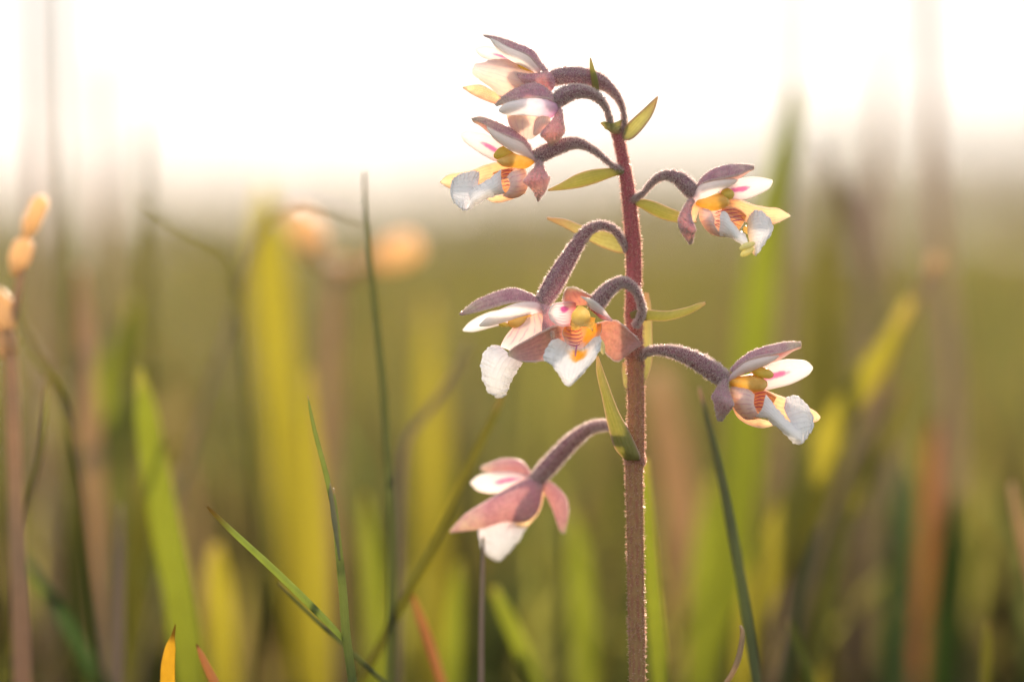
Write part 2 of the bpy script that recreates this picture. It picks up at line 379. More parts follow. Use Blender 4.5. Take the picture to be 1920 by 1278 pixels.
# ------------------------------------------------------------------ ground
def ground_mat():
    k = NT('meadow_ground'); ob = k.obj(); a = k.noise(3.0, 5, ob); b = k.noise(60, 4, ob)
    c = k.ramp(a, [(.3, (.06, .075, .02)), (.6, (.11, .11, .035)), (.8, (.14, .11, .05))]); c = k.mix(k.math('MULTIPLY', b, .6), c, (.035, .028, .018))
    p = k.n('ShaderNodeBsdfPrincipled'); k.put(p.inputs['Base Color'], c); p.inputs['Roughness'].default_value = .9
    bp = k.n('ShaderNodeBump'); bp.inputs['Distance'].default_value = .01; k.put(bp.inputs['Height'], b); k.put(p.inputs['Normal'], bp.outputs[0])
    k.t.links.new(p.outputs[0], k.out.inputs[0]); return k.m
GN = 60
gx = np.sinh(np.linspace(-7.5, 7.5, GN)) * 0.9; gx = gx / gx.max() * 300
GX, GY = np.meshgrid(gx, gx, indexing='ij')
GZ = np.where(np.hypot(GX, GY) > .4, 0.012 * np.sin(GX * 2.1) * np.cos(GY * 1.7), 0) * np.minimum(1, np.hypot(GX, GY) / 3)
gi = np.arange(GN * GN).reshape(GN, GN)
gF = np.stack([gi[:-1, :-1].ravel(), gi[1:, :-1].ravel(), gi[1:, 1:].ravel(), gi[:-1, 1:].ravel()], 1)
g = mesh_obj('ground', np.stack([GX, GY, GZ], -1).reshape(-1, 3), gF, ground_mat()); tag(g, 'dark grassy meadow soil under the grasses', kind='structure')

# ------------------------------------------------------------------ meadow grass (uncountable)
def stuff_mat(name, trans=.5):
    k = NT(name); at = k.n('ShaderNodeAttribute', attribute_name='tint'); ob = k.obj()
    p = k.n('ShaderNodeBsdfPrincipled'); k.put(p.inputs['Base Color'], at.outputs[0]); p.inputs['Roughness'].default_value = .5; p.inputs['Specular IOR Level'].default_value = .25
    t = k.n('ShaderNodeBsdfTranslucent'); k.put(t.inputs['Color'], at.outputs[0]); ms = k.n('ShaderNodeMixShader'); ms.inputs[0].default_value = trans
    k.t.links.new(p.outputs[0], ms.inputs[1]); k.t.links.new(t.outputs[0], ms.inputs[2]); k.t.links.new(ms.outputs[0], k.out.inputs[0]); return k.m
def set_tint(o, cols):
    at = o.data.attributes.new('tint', 'FLOAT_COLOR', 'POINT'); c = np.ones((len(cols), 4), np.float32); c[:, :3] = cols
    at.data.foreach_set('color', c.ravel())

def meadow(name, n, r0, r1, half, hgt, wid, label, mat, seg=4):
    r = np.exp(rng.uniform(math.log(r0), math.log(r1), n)); a = rng.uniform(-half, half, n)
    x = CAMP[0] + r * np.sin(a); y = CAMP[1] + r * np.cos(a)
    h = rng.uniform(*hgt, n) * np.clip(1 + .12 * rng.normal(0, 1, n), .6, 1.3); w = rng.uniform(*wid, n) * np.clip(r / 1.3, 1, 9)
    yaw = rng.uniform(0, 6.28, n); lean = rng.uniform(0, .5, n) * h; la = rng.uniform(0, 6.28, n)
    t = np.linspace(0, 1, seg + 1); V = np.empty((n, seg + 1, 2, 3))
    for i, q in enumerate(t):
        cx = x + np.cos(la) * lean * q ** 2; cy = y + np.sin(la) * lean * q ** 2; cz = h * q * (1 - .12 * q) - .01
        ww = w * .5 * (1 - q ** 2.2) + 1e-4
        for s_, sg in enumerate((-1, 1)):
            V[:, i, s_, 0] = cx + sg * np.cos(yaw) * ww; V[:, i, s_, 1] = cy + sg * np.sin(yaw) * ww; V[:, i, s_, 2] = cz
    idx = np.arange(n * (seg + 1) * 2).reshape(n, seg + 1, 2)
    F = np.stack([idx[:, :-1, 0].ravel(), idx[:, :-1, 1].ravel(), idx[:, 1:, 1].ravel(), idx[:, 1:, 0].ravel()], 1)
    o = mesh_obj(name, V.reshape(-1, 3), F, mat)
    pal = np.array([(.115, .11, .030), (.145, .13, .034), (.085, .11, .03), (.17, .125, .045), (.17, .11, .06), (.065, .10, .034), (.24, .24, .045)])
    c = pal[rng.choice(len(pal), n, p=[.23, .2, .16, .12, .10, .09, .10])] * rng.uniform(.5, .95, (n, 1))
    set_tint(o, np.repeat(c, (seg + 1) * 2, axis=0)); tag(o, label, 'grass', kind='stuff'); return o
mg = stuff_mat('meadow_grass')
meadow('meadow_grass', 26000, .95, 6.0, .62, (.07, .20), (.0025, .006), 'soft blurred meadow grass spreading far behind the orchid', mg)
meadow('distant_meadow', 16000, 6.0, 60.0, .62, (.12, .22), (.004, .008), 'far olive meadow reaching the hazy horizon', mg, 2)

meadow('loose_grass', 1500, .74, 1.3, .36, (.06, .18), (.003, .009), 'loose soft grass standing close behind the orchid', stuff_mat('loose_grass', .65), 6)

def shrubs():
    V, F, C = [], [], []; n0 = 0; prof = [(-30, 1.0), (-18, 1.1), (-12, 1.0), (-6, .9), (-2, 1.2), (3, 1.6), (7, 2.0), (11, 2.7), (15, 2.9), (20, 2.6), (30, 2.6)]
    for i in range(60):
        x = -32 + i * 1.1 + rng.uniform(-.5, .5); y = rng.uniform(78, 92); h = np.interp(x, *zip(*prof)) * rng.uniform(.8, 1.15)
        m = 420; u = rng.uniform(-1, 1, m); ph = rng.uniform(0, 6.28, m); rr = rng.uniform(.35, 1, m) ** .5
        s = np.sqrt(1 - u * u) * rr; P = np.stack([x + s * np.cos(ph) * h * .75, y + s * np.sin(ph) * h * .75, h * .52 + u * rr * h * .52], 1) + rng.normal(0, .1, (m, 3))
        A = rng.normal(0, 1, (m, 3)); A /= np.linalg.norm(A, axis=1, keepdims=True); B = np.cross(A, rng.normal(0, 1, (m, 3))); B /= np.linalg.norm(B, axis=1, keepdims=True)
        z = rng.uniform(.10, .24, (m, 1)); Q = np.stack([P - A * z, P + B * z * .6, P + A * z, P - B * z * .6], 1)
        V.append(Q.reshape(-1, 3)); F.append(np.arange(m * 4).reshape(m, 4) + n0); n0 += m * 4
        C.append(np.repeat(np.array([(.10, .12, .045)]) * rng.uniform(.6, 1.4, (m, 1)), 4, axis=0))
    o = mesh_obj('distant_shrubs', np.concatenate(V), np.concatenate(F), stuff_mat('distant_foliage', .35)); set_tint(o, np.concatenate(C))
    tag(o, 'blurred line of far shrubs along the horizon', 'shrubs', kind='stuff')
shrubs()

# morning haze over the meadow: one closed box of even, thin air round everything
hk = NT('haze'); hv = hk.n('ShaderNodeVolumePrincipled'); hv.inputs['Color'].default_value = (1.0, .89, .86, 1)
hv.inputs['Density'].default_value = 0.0009; hv.inputs['Anisotropy'].default_value = 0.25; hk.t.links.new(hv.outputs[0], hk.out.inputs['Volume'])
hx, hz0, hz1 = 310.0, -1.5, 5.0
hV = [(x, y, z) for z in (hz0, hz1) for y in (-hx, hx) for x in (-hx, hx)]
haze = mesh_obj('haze', hV, [(0, 2, 3, 1), (4, 5, 7, 6), (0, 1, 5, 4), (2, 6, 7, 3), (0, 4, 6, 2), (1, 3, 7, 5)], hk.m, smooth=False)
tag(haze, 'thin pale morning haze lying over the meadow', kind='stuff')

# ------------------------------------------------------------------ the orchid
SD = 45                                                   # the stem stands a little behind the plane of focus
stem_pts = [(1200, 2450, SD + 20, 20), (1197, 1900, SD + 10, 19), (1195, 1278, SD, 17), (1193, 1150, SD, 17.5), (1191, 1000, SD, 17.5), (1189, 880, SD, 18), (1190, 862, SD, 19.5), (1192, 845, SD, 18), (1193, 760, SD, 17), (1191, 680, SD, 17.5), (1191, 664, SD, 18), (1190, 648, SD, 16.5),
            (1189, 600, SD, 17), (1188, 560, SD, 16), (1188, 470, SD, 15.5), (1182, 400, SD, 14.5), (1176, 345, SD, 13.5), (1166, 290, SD, 11.5), (1158, 250, SD, 11), (1156, 238, SD, 9)]
base = W(np.array(stem_pts[0][:3]))
orchid = empty('orchid'); tag(orchid, 'purple-stemmed orchid carrying eight nodding white and mauve flowers', 'orchid')
stem = tube('stem', stem_pts, m_stem, orchid, n=90, nr=24, key='stem')
hairs('hair', 'stem', [6000], m_hair_r, stem, (2.6, 6))
print('stem base height', base)

def flower(label=None):
    f = empty('flower', parent=orchid)
    if label: f['label'] = label
    return f
SOI = [m_sep_o, m_sep_i]

def stripes(f, lines):
    """raised purple veins across a throat: (x0, y0, x1, y1, depth)"""
    for (x0, y0, x1, y1, d_) in lines:
        tube('throat_stripe', [(x0, y0, d_ + 1, .5), (x0 * .65 + x1 * .35, y0 * .65 + y1 * .35 - 1.5, d_ + 3, 1.0), (x0 * .3 + x1 * .7, y0 * .3 + y1 * .7 - 1, d_ + 3, 1.0), (x1, y1, d_, .5)], m_str, f, n=10, nr=6)
m_str = leafy('throat_purple', [(0, (.50, .14, .26)), (1, (.46, .10, .20))], .1)

# --- flower 1, topmost
f = flower('topmost flower, half open, turned away to one side'); K = 'f1'
tube('ovary', [(1166, 250, SD, 5), (1171, 230, SD - 2, 5), (1169, 208, SD - 2, 5), (1161, 188, 40, 6.5), (1150, 172, 38, 9), (1132, 157, 36, 13), (1110, 147, 34, 15.5), (1085, 142, 32, 16.5), (1058, 142, 30, 16.5), (1034, 147, 28, 15)], m_ov, f, ribs=6, key=K)
hood('dorsal_sepal', [(1019, 136), (1005, 120), (988, 103), (953, 90), (930, 78), (908, 69)], [(1027, 133), (1015, 117), (998, 94), (970, 82), (936, 71), (906, 66)], [(1016, 134), (1003, 116), (985, 101), (950, 88), (928, 76), (907, 68)], (26, 25, 20), 22, SOI, f, key=K)
petal('petal', [(1014, 131), (1004, 117), (986, 101), (953, 88), (932, 77), (919, 71)], [(1010, 140), (1000, 135), (981, 125), (960, 115), (936, 98), (920, 75)], (14, 4, 12), [m_pet], f, bulge=-10)
petal('petal', [(1000, 124), (960, 104), (935, 92), (915, 87), (900, 88), (891, 92)], [(1000, 132), (960, 122), (935, 116), (915, 112), (900, 105), (892, 95)], (34, 48, 52), [m_pet_m], f, bulge=6)
rows_sheet('lip', [[(1008, 136, 22), (1006, 146, 10), (1000, 158, 6), (985, 176, 8), (968, 190, 22)],
                   [(985, 126, 30), (982, 140, 4), (974, 158, -6), (962, 176, 2), (948, 189, 22)],
                   [(955, 113, 34), (950, 130, 2), (944, 148, -8), (936, 164, 0), (928, 172, 20)],
                   [(930, 111, 34), (924, 126, 4), (918, 140, -2), (912, 152, 4), (906, 154, 20)],
                   [(910, 116, 30), (905, 124, 10), (900, 134, 6), (896, 140, 10), (892, 145, 18)],
                   [(890, 120, 22), (888, 126, 18), (886, 130, 16), (886, 135, 17), (886, 139, 20)]], [m_cup_p], f, ruf=(.9, 5, 11))
blob('column', (985, 124, 22), (20, 8, 9), 30, m_anth, f)
rows_sheet('lateral_sepal', [[(1026, 133, 16), (1036, 142, 8), (1041, 156, 8), (1036, 168, 12), (1028, 174, 20)],
                             [(1008, 137, 8), (1014, 145, -2), (1016, 154, -2), (1014, 161, 4), (1008, 165, 14)],
                             [(985, 138, 4), (990, 146, -6), (992, 153, -6), (988, 160, 0), (984, 165, 12)],
                             [(966, 135, 4), (968, 142, -2), (970, 150, -3), (970, 158, 2), (970, 164, 10)],
                             [(954, 139, 6), (953, 141, 4), (953, 143, 4), (954, 146, 5), (956, 150, 8)]], SOI, f, key=K)
petal('lateral_sepal', [(1000, 168), (960, 172), (930, 172), (905, 160), (890, 159), (867, 163)], [(1000, 180), (960, 196), (932, 196), (910, 189), (888, 179), (868, 166)], (34, 44, 46), [m_sep_or], f, bulge=8, key=K)
hairs('hair', K, [2300, 500, 500, 250], m_hair, f)

# --- flower 2, nodding below it
f = flower('nodding flower whose white petal closes over a rounded lip'); K = 'f2'
tube('ovary', [(1147, 240, 30, 5), (1144, 229, 28, 5), (1142, 218, 24, 5), (1135, 200, 16, 6), (1123, 185, 8, 8), (1107, 175, 0, 10), (1085, 171, -6, 13), (1064, 176, -10, 15), (1048, 186, -12, 15), (1036, 198, -12, 12)], m_ov, f, ribs=6, key=K)
hood('dorsal_sepal', [(1040, 196), (1031, 187), (1005, 185), (970, 188), (948, 194), (931, 200)], [(1040, 188), (1030, 172), (1003, 157), (966, 168), (945, 182), (929, 197)], [(1036, 192), (1022, 178), (998, 170), (968, 178), (946, 190), (931, 199)], (-14, -18, -12), 20, SOI, f, key=K)
rows_sheet('petal', [[(1038, 190, -24), (1044, 198, -28), (1045, 207, -28), (1042, 214, -26), (1034, 221, -24)],
                     [(1020, 186, -36), (1022, 195, -44), (1022, 204, -45), (1021, 213, -41), (1018, 220, -36)],
                     [(992, 185, -38), (992, 193, -47), (992, 202, -49), (992, 210, -45), (991, 217, -39)],
                     [(964, 189, -34), (963, 196, -42), (963, 203, -43), (963, 210, -39), (963, 216, -34)],
                     [(946, 195, -28), (944, 200, -33), (944, 206, -34), (945, 211, -31), (947, 215, -28)],
                     [(937, 204, -24), (936, 206, -25), (936, 207, -25), (937, 209, -25), (938, 210, -24)]],
           [leafy('petal_pink_base', [(0, (.66, .40, .60)), (.14, (.80, .66, .77)), (.34, (.87, .86, .88)), (1, (.90, .89, .88))], .45, rough=.45, veins=((.74, .70, .78), 6, .3, .3, 0.1, 1.0), grain=(.06, 1200), bump=.15)], f)
rows_sheet('lip', [[(950, 212, -6), (972, 212, -26), (1000, 214, -30), (1020, 216, -22), (1032, 220, -6)],
                   [(952, 224, -4), (974, 226, -28), (998, 228, -32), (1018, 228, -24), (1031, 230, -4)],
                   [(957, 238, -2), (976, 241, -24), (995, 243, -28), (1011, 243, -22), (1022, 241, -2)],
                   [(965, 250, 0), (979, 253, -14), (992, 254, -17), (1003, 253, -13), (1012, 249, 0)],
                   [(975, 257, 2), (982, 259, -4), (989, 261, -5), (996, 260, -4), (1002, 257, 2)]], [m_cup_p], f)
petal('lip_fold', [(1010, 216), (1003, 226), (1000, 240), (999, 252)], [(1030, 219), (1030, 232), (1020, 244), (1005, 255)], (-34, -32, -22), [m_cup_o], f, bulge=-8)
rows_sheet('lateral_sepal', [[(1041, 200, -16), (1045, 200, -20), (1050, 203, -20), (1054, 208, -14)],
                             [(1040, 216, -26), (1046, 215, -30), (1052, 217, -30), (1056, 222, -22)],
                             [(1028, 233, -38), (1038, 231, -41), (1049, 232, -40), (1058, 236, -28)],
                             [(1013, 251, -50), (1028, 247, -48), (1044, 247, -45), (1060, 246, -32)],
                             [(1017, 258, -40), (1030, 257, -40), (1043, 256, -38), (1055, 254, -28)],
                             [(1026, 266, -26), (1033, 266, -28), (1040, 264, -27), (1049, 261, -22)],
                             [(1030, 271, -18), (1031, 272, -18), (1033, 272, -18), (1035, 270, -18)]], SOI, f, key=K, ruf=(.7, 4, 3))
petal('lateral_sepal', [(990, 200), (962, 212), (953, 226), (958, 240)], [(1000, 225), (980, 240), (970, 250), (962, 246)], (6, 4, 4), SOI, f, bulge=4)
hairs('hair', K, [2600, 800, 900], m_hair, f)

# --- flower 3, wide open, to the left
f = flower('open flower with ruffled white lip and drooping near sepal'); K = 'f3'
tube('ovary', [(1168, 322, SD - 6, 5), (1148, 310, 30, 5), (1127, 292, 22, 5.5), (1106, 277, 14, 7), (1083, 268, 6, 10), (1059, 271, 0, 13), (1035, 280, -4, 15), (1012, 291, -6, 14), (1003, 297, -6, 11)], m_ov, f, ribs=6, key=K)
hood('dorsal_sepal', [(1003, 299), (993, 283), (979, 267), (955, 257), (930, 248), (905, 232), (886, 226)], [(1006, 294), (996, 280), (986, 264), (958, 242), (930, 229), (902, 220), (884, 223)], [(1000, 292), (988, 282), (970, 272), (948, 262), (920, 252), (902, 238), (887, 229)], (-6, -6, 2), 20, SOI, f, key=K)
petal('petal', [(1004, 298), (993, 281), (979, 267), (955, 257), (930, 246), (912, 237)], [(1007, 306), (988, 296), (963, 286), (945, 274), (926, 260), (914, 243)], (-14, -26, -18), [m_pet], f, bulge=-9)
petal('petal', [(975, 282), (943, 268), (920, 254), (897, 248), (878, 245), (864, 250)], [(965, 304), (932, 303), (910, 293), (889, 280), (870, 265), (863, 253)], (12, 26, 36), [m_pet_m], f, bulge=8)
blob('anther_cap', (946, 286, 0), (22, 12, 12), -22, m_anth, f, seed=4)
rows_sheet('column', [[(1004, 304, -8), (1004, 300, -16), (1000, 296, -12), (996, 294, 0)],
                      [(985, 316, -10), (984, 304, -24), (980, 292, -20), (976, 286, -4)],
                      [(962, 314, -10), (960, 306, -24), (958, 294, -21), (958, 286, -4)],
                      [(944, 312, -8), (943, 306, -18), (942, 300, -17), (944, 293, -4)],
                      [(934, 305, -6), (933, 303, -8), (933, 301, -8), (935, 298, -4)]], [m_colm], f)
rows_sheet('lip_cup', [[(924, 324, 10), (930, 342, 18), (938, 358, 16), (948, 368, 4), (956, 372, -4)],
                       [(938, 319, 14), (945, 338, 22), (952, 354, 20), (960, 366, 6), (965, 371, -6)],
                       [(950, 316, 16), (956, 334, 24), (962, 350, 22), (968, 362, 6), (972, 368, -8)],
                       [(965, 314, 14), (970, 328, 22), (976, 342, 18), (981, 354, 2), (984, 358, -10)],
                       [(985, 312, 4), (988, 324, 8), (990, 336, 4), (990, 344, -4), (988, 350, -12)]], [m_cup_o, m_cup_i], f, out=(.3, 1, .6))
rows_sheet('lip_cup_wall', [[(980, 313, -4), (987, 328, -12), (990, 345, -14), (984, 360, -8), (972, 370, 0)],
                            [(970, 318, -16), (974, 332, -26), (975, 348, -28), (970, 362, -20), (960, 371, -6)],
                            [(959, 322, -18), (962, 334, -26), (963, 348, -28), (958, 362, -20), (950, 370, -6)],
                            [(951, 332, -14), (956, 340, -19), (957, 350, -20), (950, 361, -14), (942, 367, -4)]], [m_cup_o, m_cup_i], f, ruf=(.5, 4, 8))
rows_sheet('lip', [[(940, 317, -18), (939, 330, -24), (940, 345, -26), (943, 356, -22), (948, 362, -14)],
                   [(927, 328, -20), (928, 338, -30), (931, 350, -34), (932, 360, -30), (932, 366, -20)],
                   [(908, 341, -18), (910, 350, -32), (912, 360, -38), (912, 368, -34), (910, 374, -24)],
                   [(890, 350, -10), (893, 360, -28), (894, 370, -38), (892, 378, -36), (890, 386, -28)],
                   [(878, 356, -4), (880, 366, -20), (882, 377, -32), (880, 386, -34), (874, 396, -30)]], [m_lip], f, ruf=(1.4, 5, 21, 2.0, .4))
rows_sheet('lip_lobe', [[(898, 335, 4), (896, 346, 0), (892, 358, -8), (886, 372, -20), (876, 394, -30)],
                        [(897, 322, 10), (886, 340, 0), (878, 358, -10), (872, 376, -22), (868, 394, -30)],
                        [(874, 323, 12), (868, 340, 0), (864, 358, -10), (862, 374, -20), (862, 389, -28)],
                        [(856, 330, 10), (852, 344, 2), (850, 358, -6), (850, 368, -14), (852, 380, -22)],
                        [(847, 340, 6), (846, 346, 2), (845, 352, -2), (846, 360, -8), (847, 368, -14)]], [m_lip], f, ruf=(1.8, 6, 22, 1.6, .8))
petal('lateral_sepal', [(960, 302), (932, 304), (910, 309), (881, 320), (842, 327), (825, 340)], [(965, 330), (932, 340), (910, 345), (881, 352), (846, 354), (826, 343)], (12, 24, 26), [m_sep_or], f, bulge=8, out=(0, 0, 1), key=K)
petal('lower_sepal', [(985, 355), (960, 363), (935, 366), (910, 370)], [(985, 362), (958, 374), (930, 380), (910, 372)], (14, 16, 18), [m_sep_or], f, bulge=4)
rows_sheet('lateral_sepal', [[(1005, 300, -12), (1008, 298, -16), (1012, 299, -16), (1016, 303, -10)],
                             [(1002, 313, -22), (1008, 311, -27), (1015, 312, -26), (1021, 315, -16)],
                             [(990, 327, -38), (1001, 324, -40), (1013, 325, -38), (1027, 327, -24)],
                             [(981, 341, -52), (995, 338, -49), (1011, 337, -45), (1032, 335, -28)],
                             [(991, 350, -40), (1003, 348, -40), (1014, 347, -37), (1028, 345, -24)],
                             [(1002, 363, -26), (1008, 362, -28), (1014, 361, -26), (1023, 358, -18)],
                             [(1007, 376, -14), (1008, 377, -14), (1009, 377, -14), (1012, 373, -14)]], SOI, f, key=K, ruf=(.8, 4, 5))
stripes(f, [(941, 321, 961, 320, 11), (942, 328, 960, 327, 12), (944, 335, 958, 334, 13), (945, 342, 958, 341, 13), (947, 349, 957, 348, 12)])
hairs('hair', K, [2600, 700, 150, 1000], m_hair, f)

# --- flower 4, upper right, with loose pollinia
f = flower('open flower with a pair of yellow pollinia on its lip tip'); K = 'f4'
tube('ovary', [(1182, 378, SD - 4, 6), (1190, 372, 36, 5), (1206, 362, 28, 5), (1221, 344, 20, 6), (1238, 331, 12, 7.5), (1257, 328, 6, 10), (1277, 337, 2, 14), (1292, 352, 0, 15), (1303, 367, 0, 12)], m_ov, f, ribs=6, key=K)
hood('dorsal_sepal', [(1309, 354), (1322, 342), (1352, 336), (1382, 330), (1402, 321), (1412, 318)], [(1308, 350), (1318, 333), (1340, 317), (1368, 310), (1396, 309), (1414, 312)], [(1320, 352), (1338, 344), (1362, 340), (1386, 335), (1404, 323), (1414, 318)], (0, -2, 4), 18, SOI, f, key=K)
petal('petal', [(1298, 376), (1306, 355), (1319, 344), (1347, 337), (1368, 335), (1382, 336)], [(1298, 382), (1315, 374), (1334, 366), (1353, 356), (1372, 348), (1383, 339)], (-6, -18, -10), [m_pet], f, bulge=-9)
petal('petal', [(1348, 350), (1366, 341), (1384, 336), (1406, 332), (1428, 333), (1448, 337)], [(1350, 370), (1374, 374), (1398, 374), (1420, 366), (1442, 354), (1449, 341)], (14, 26, 34), [m_pet_m], f, bulge=8)
blob('anther_cap', (1364, 364, 0), (13, 11, 12), 10, m_anth, f, seed=2)
rows_sheet('column', [[(1304, 384, -4), (1306, 378, -12), (1312, 374, -10), (1318, 370, 0)],
                      [(1326, 394, -6), (1326, 384, -20), (1332, 373, -18), (1338, 365, -2)],
                      [(1344, 394, -6), (1345, 384, -20), (1349, 372, -18), (1352, 362, -2)],
                      [(1360, 388, -4), (1361, 382, -14), (1362, 374, -14), (1362, 368, -2)],
                      [(1366, 384, -2), (1367, 381, -5), (1367, 378, -5), (1367, 375, -2)]], [m_colm], f)
rows_sheet('lip_cup', [[(1400, 404, 16), (1394, 418, 20), (1386, 430, 16), (1372, 440, 4), (1354, 444, -8)],
                       [(1386, 392, 20), (1380, 408, 28), (1368, 424, 26), (1352, 438, 10), (1340, 441, -8)],
                       [(1366, 388, 20), (1356, 402, 28), (1346, 416, 24), (1334, 428, 8), (1326, 430, -10)],
                       [(1342, 388, 12), (1332, 396, 14), (1324, 404, 10), (1318, 410, 0), (1315, 412, -10)]], [m_cup_o, m_cup_i], f, out=(-.3, 1, .6))
rows_sheet('lip_cup_wall', [[(1312, 388, -4), (1311, 400, -10), (1314, 414, -12), (1324, 430, -8), (1338, 441, 0)],
                            [(1322, 391, -14), (1321, 402, -22), (1324, 414, -24), (1332, 428, -18), (1344, 441, -6)],
                            [(1332, 395, -18), (1333, 405, -24), (1334, 416, -26), (1340, 428, -20), (1350, 442, -8)],
                            [(1340, 410, -14), (1339, 416, -18), (1339, 422, -20), (1345, 432, -16), (1355, 443, -6)]], [m_cup_o, m_cup_i], f, ruf=(.5, 4, 9))
rows_sheet('lip', [[(1352, 397, -16), (1350, 408, -22), (1351, 420, -24), (1349, 432, -22), (1350, 443, -14)],
                   [(1361, 397, -18), (1360, 410, -28), (1361, 424, -32), (1360, 436, -28), (1362, 444, -18)],
                   [(1371, 414, -18), (1372, 424, -32), (1372, 434, -36), (1373, 442, -32), (1376, 449, -22)],
                   [(1385, 431, -16), (1386, 440, -32), (1387, 447, -38), (1388, 454, -36), (1392, 460, -28)],
                   [(1398, 440, -12), (1400, 448, -28), (1402, 456, -36), (1405, 464, -36), (1412, 476, -32)]], [m_lip], f, ruf=(1.1, 5, 31, 2.0, .3))
rows_sheet('lip_lobe', [[(1401, 412, 4), (1402, 424, -2), (1402, 438, -12), (1406, 456, -26), (1412, 477, -32)],
                        [(1412, 396, 8), (1414, 414, -2), (1416, 432, -14), (1417, 452, -24), (1418, 479, -32)],
                        [(1426, 395, 10), (1429, 412, -2), (1430, 430, -12), (1429, 448, -22), (1426, 468, -28)],
                        [(1442, 408, 8), (1442, 420, 0), (1441, 432, -8), (1438, 444, -16), (1434, 456, -22)],
                        [(1450, 424, 6), (1449, 428, 2), (1448, 433, -2), (1446, 438, -6), (1443, 443, -12)]], [m_lip_y], f, ruf=(1.4, 6, 32, 1.6, .8))
blob('lip_callus', (1400, 431, 0), (8, 6, 5), 60, m_colm, f, lump=.2)
blob('pollinium', (1401, 461, -40), (16, 6.5, 6.5), -22, m_poll, f, seed=3)
blob('pollinium', (1401, 472, -38), (15, 6.5, 6.5), -30, m_poll, f, seed=6)
petal('lateral_sepal', [(1352, 374), (1380, 373), (1413, 384), (1440, 389), (1460, 391), (1481, 403)], [(1355, 400), (1380, 410), (1410, 420), (1436, 422), (1455, 419), (1482, 406)], (14, 24, 24), [m_sep_or], f, bulge=8, out=(0, 0, 1), key=K)
rows_sheet('lateral_sepal', [[(1292, 373, -8), (1296, 372, -13), (1299, 373, -13), (1303, 377, -10)],
                             [(1281, 390, -14), (1286, 389, -22), (1291, 389, -23), (1297, 391, -18)],
                             [(1271, 411, -20), (1278, 409, -28), (1287, 408, -32), (1297, 408, -32)],
                             [(1273, 424, -24), (1282, 425, -32), (1293, 427, -40), (1306, 430, -46)],
                             [(1279, 438, -18), (1286, 438, -26), (1293, 438, -30), (1303, 437, -34)],
                             [(1288, 450, -10), (1292, 450, -15), (1296, 449, -17), (1300, 446, -18)],
                             [(1294, 455, -8), (1295, 456, -8), (1296, 456, -8), (1297, 454, -9)]], SOI, f, key=K, ruf=(.7, 4, 6))
petal('sepal_fold', [(1304, 380), (1292, 392), (1292, 404), (1298, 416)], [(1312, 384), (1310, 394), (1307, 404), (1303, 416)], (-8, -8, -14), [m_sep_or], f, bulge=4)
stripes(f, [(1342, 399, 1378, 392, 12), (1343, 406, 1386, 398, 15), (1362, 411, 1394, 404, 15), (1368, 417, 1394, 412, 14), (1342, 415, 1350, 414, 8), (1341, 422, 1350, 421, 6)])
hairs('hair', K, [2600, 700, 150, 1000], m_hair, f)

# --- flower 5, left, seen from the side and behind
f = flower('flower on a long arching ovary, seen from the side'); K = 'f5'; Z = 30
tube('ovary', [(1178, 470, SD, 7), (1170, 455, Z + 12, 6.5), (1152, 431, Z + 10, 7.5), (1126, 422, Z + 6, 8.5), (1100, 434, Z + 2, 11), (1078, 465, Z, 14.5), (1055, 503, Z, 18), (1035, 537, Z, 19), (1020, 562, Z, 16), (1014, 572, Z, 12)], m_ov, f, ribs=6, key=K)
hood('dorsal_sepal', [(1014, 570), (981, 566), (950, 570), (925, 577), (892, 586), (866, 592)], [(1014, 562), (996, 552), (963, 541), (928, 549), (890, 566), (861, 589)], [(1006, 568), (976, 562), (946, 568), (918, 578), (890, 584), (866, 591)], (Z, Z - 2, Z + 10), 20, SOI, f, key=K)
petal('petal', [(1016, 570), (1000, 566), (970, 568), (940, 579), (914, 594), (898, 609)], [(1018, 588), (1000, 588), (972, 595), (944, 604), (918, 611), (900, 612)], (Z - 14, Z - 26, Z - 14), [m_pet], f, bulge=-8)
petal('petal', [(1000, 572), (960, 578), (925, 583), (900, 592), (880, 604), (867, 618)], [(1000, 592), (960, 604), (935, 610), (912, 616), (888, 622), (869, 621)], (Z + 14, Z + 22, Z + 22), [m_pet], f, bulge=8)
blob('anther_cap', (944, 608, Z), (10, 5, 8), 10, m_anth, f)
blob('column', (975, 600, Z - 4), (24, 14, 12), -18, m_colm, f, seed=5, lump=.1)
rows_sheet('lip_cup', [[(1020, 580, Z + 6), (1012, 584, Z - 14), (1002, 590, Z - 20), (990, 596, Z - 14), (978, 602, Z + 4)],
                       [(1040, 610, Z + 6), (1024, 612, Z - 20), (1002, 612, Z - 26), (982, 611, Z - 18), (962, 614, Z + 4)],
                       [(1040, 640, Z + 4), (1016, 640, Z - 18), (992, 638, Z - 24), (968, 634, Z - 16), (947, 632, Z + 4)],
                       [(1000, 672, Z), (986, 668, Z - 12), (970, 664, Z - 18), (954, 656, Z - 10), (938, 650, Z + 4)]], [m_cup_o], f)
rows_sheet('lateral_sepal', [[(1012, 570, Z - 18), (1018, 570, Z - 22), (1026, 572, Z - 18), (1032, 576, Z - 8)],
                             [(1018, 592, Z - 26), (1026, 591, Z - 32), (1036, 592, Z - 28), (1044, 594, Z - 12)],
                             [(1016, 618, Z - 28), (1028, 616, Z - 36), (1040, 614, Z - 32), (1052, 612, Z - 14)],
                             [(1022, 640, Z - 24), (1032, 640, Z - 28), (1042, 638, Z - 26), (1050, 632, Z - 14)]], SOI, f, key=K)
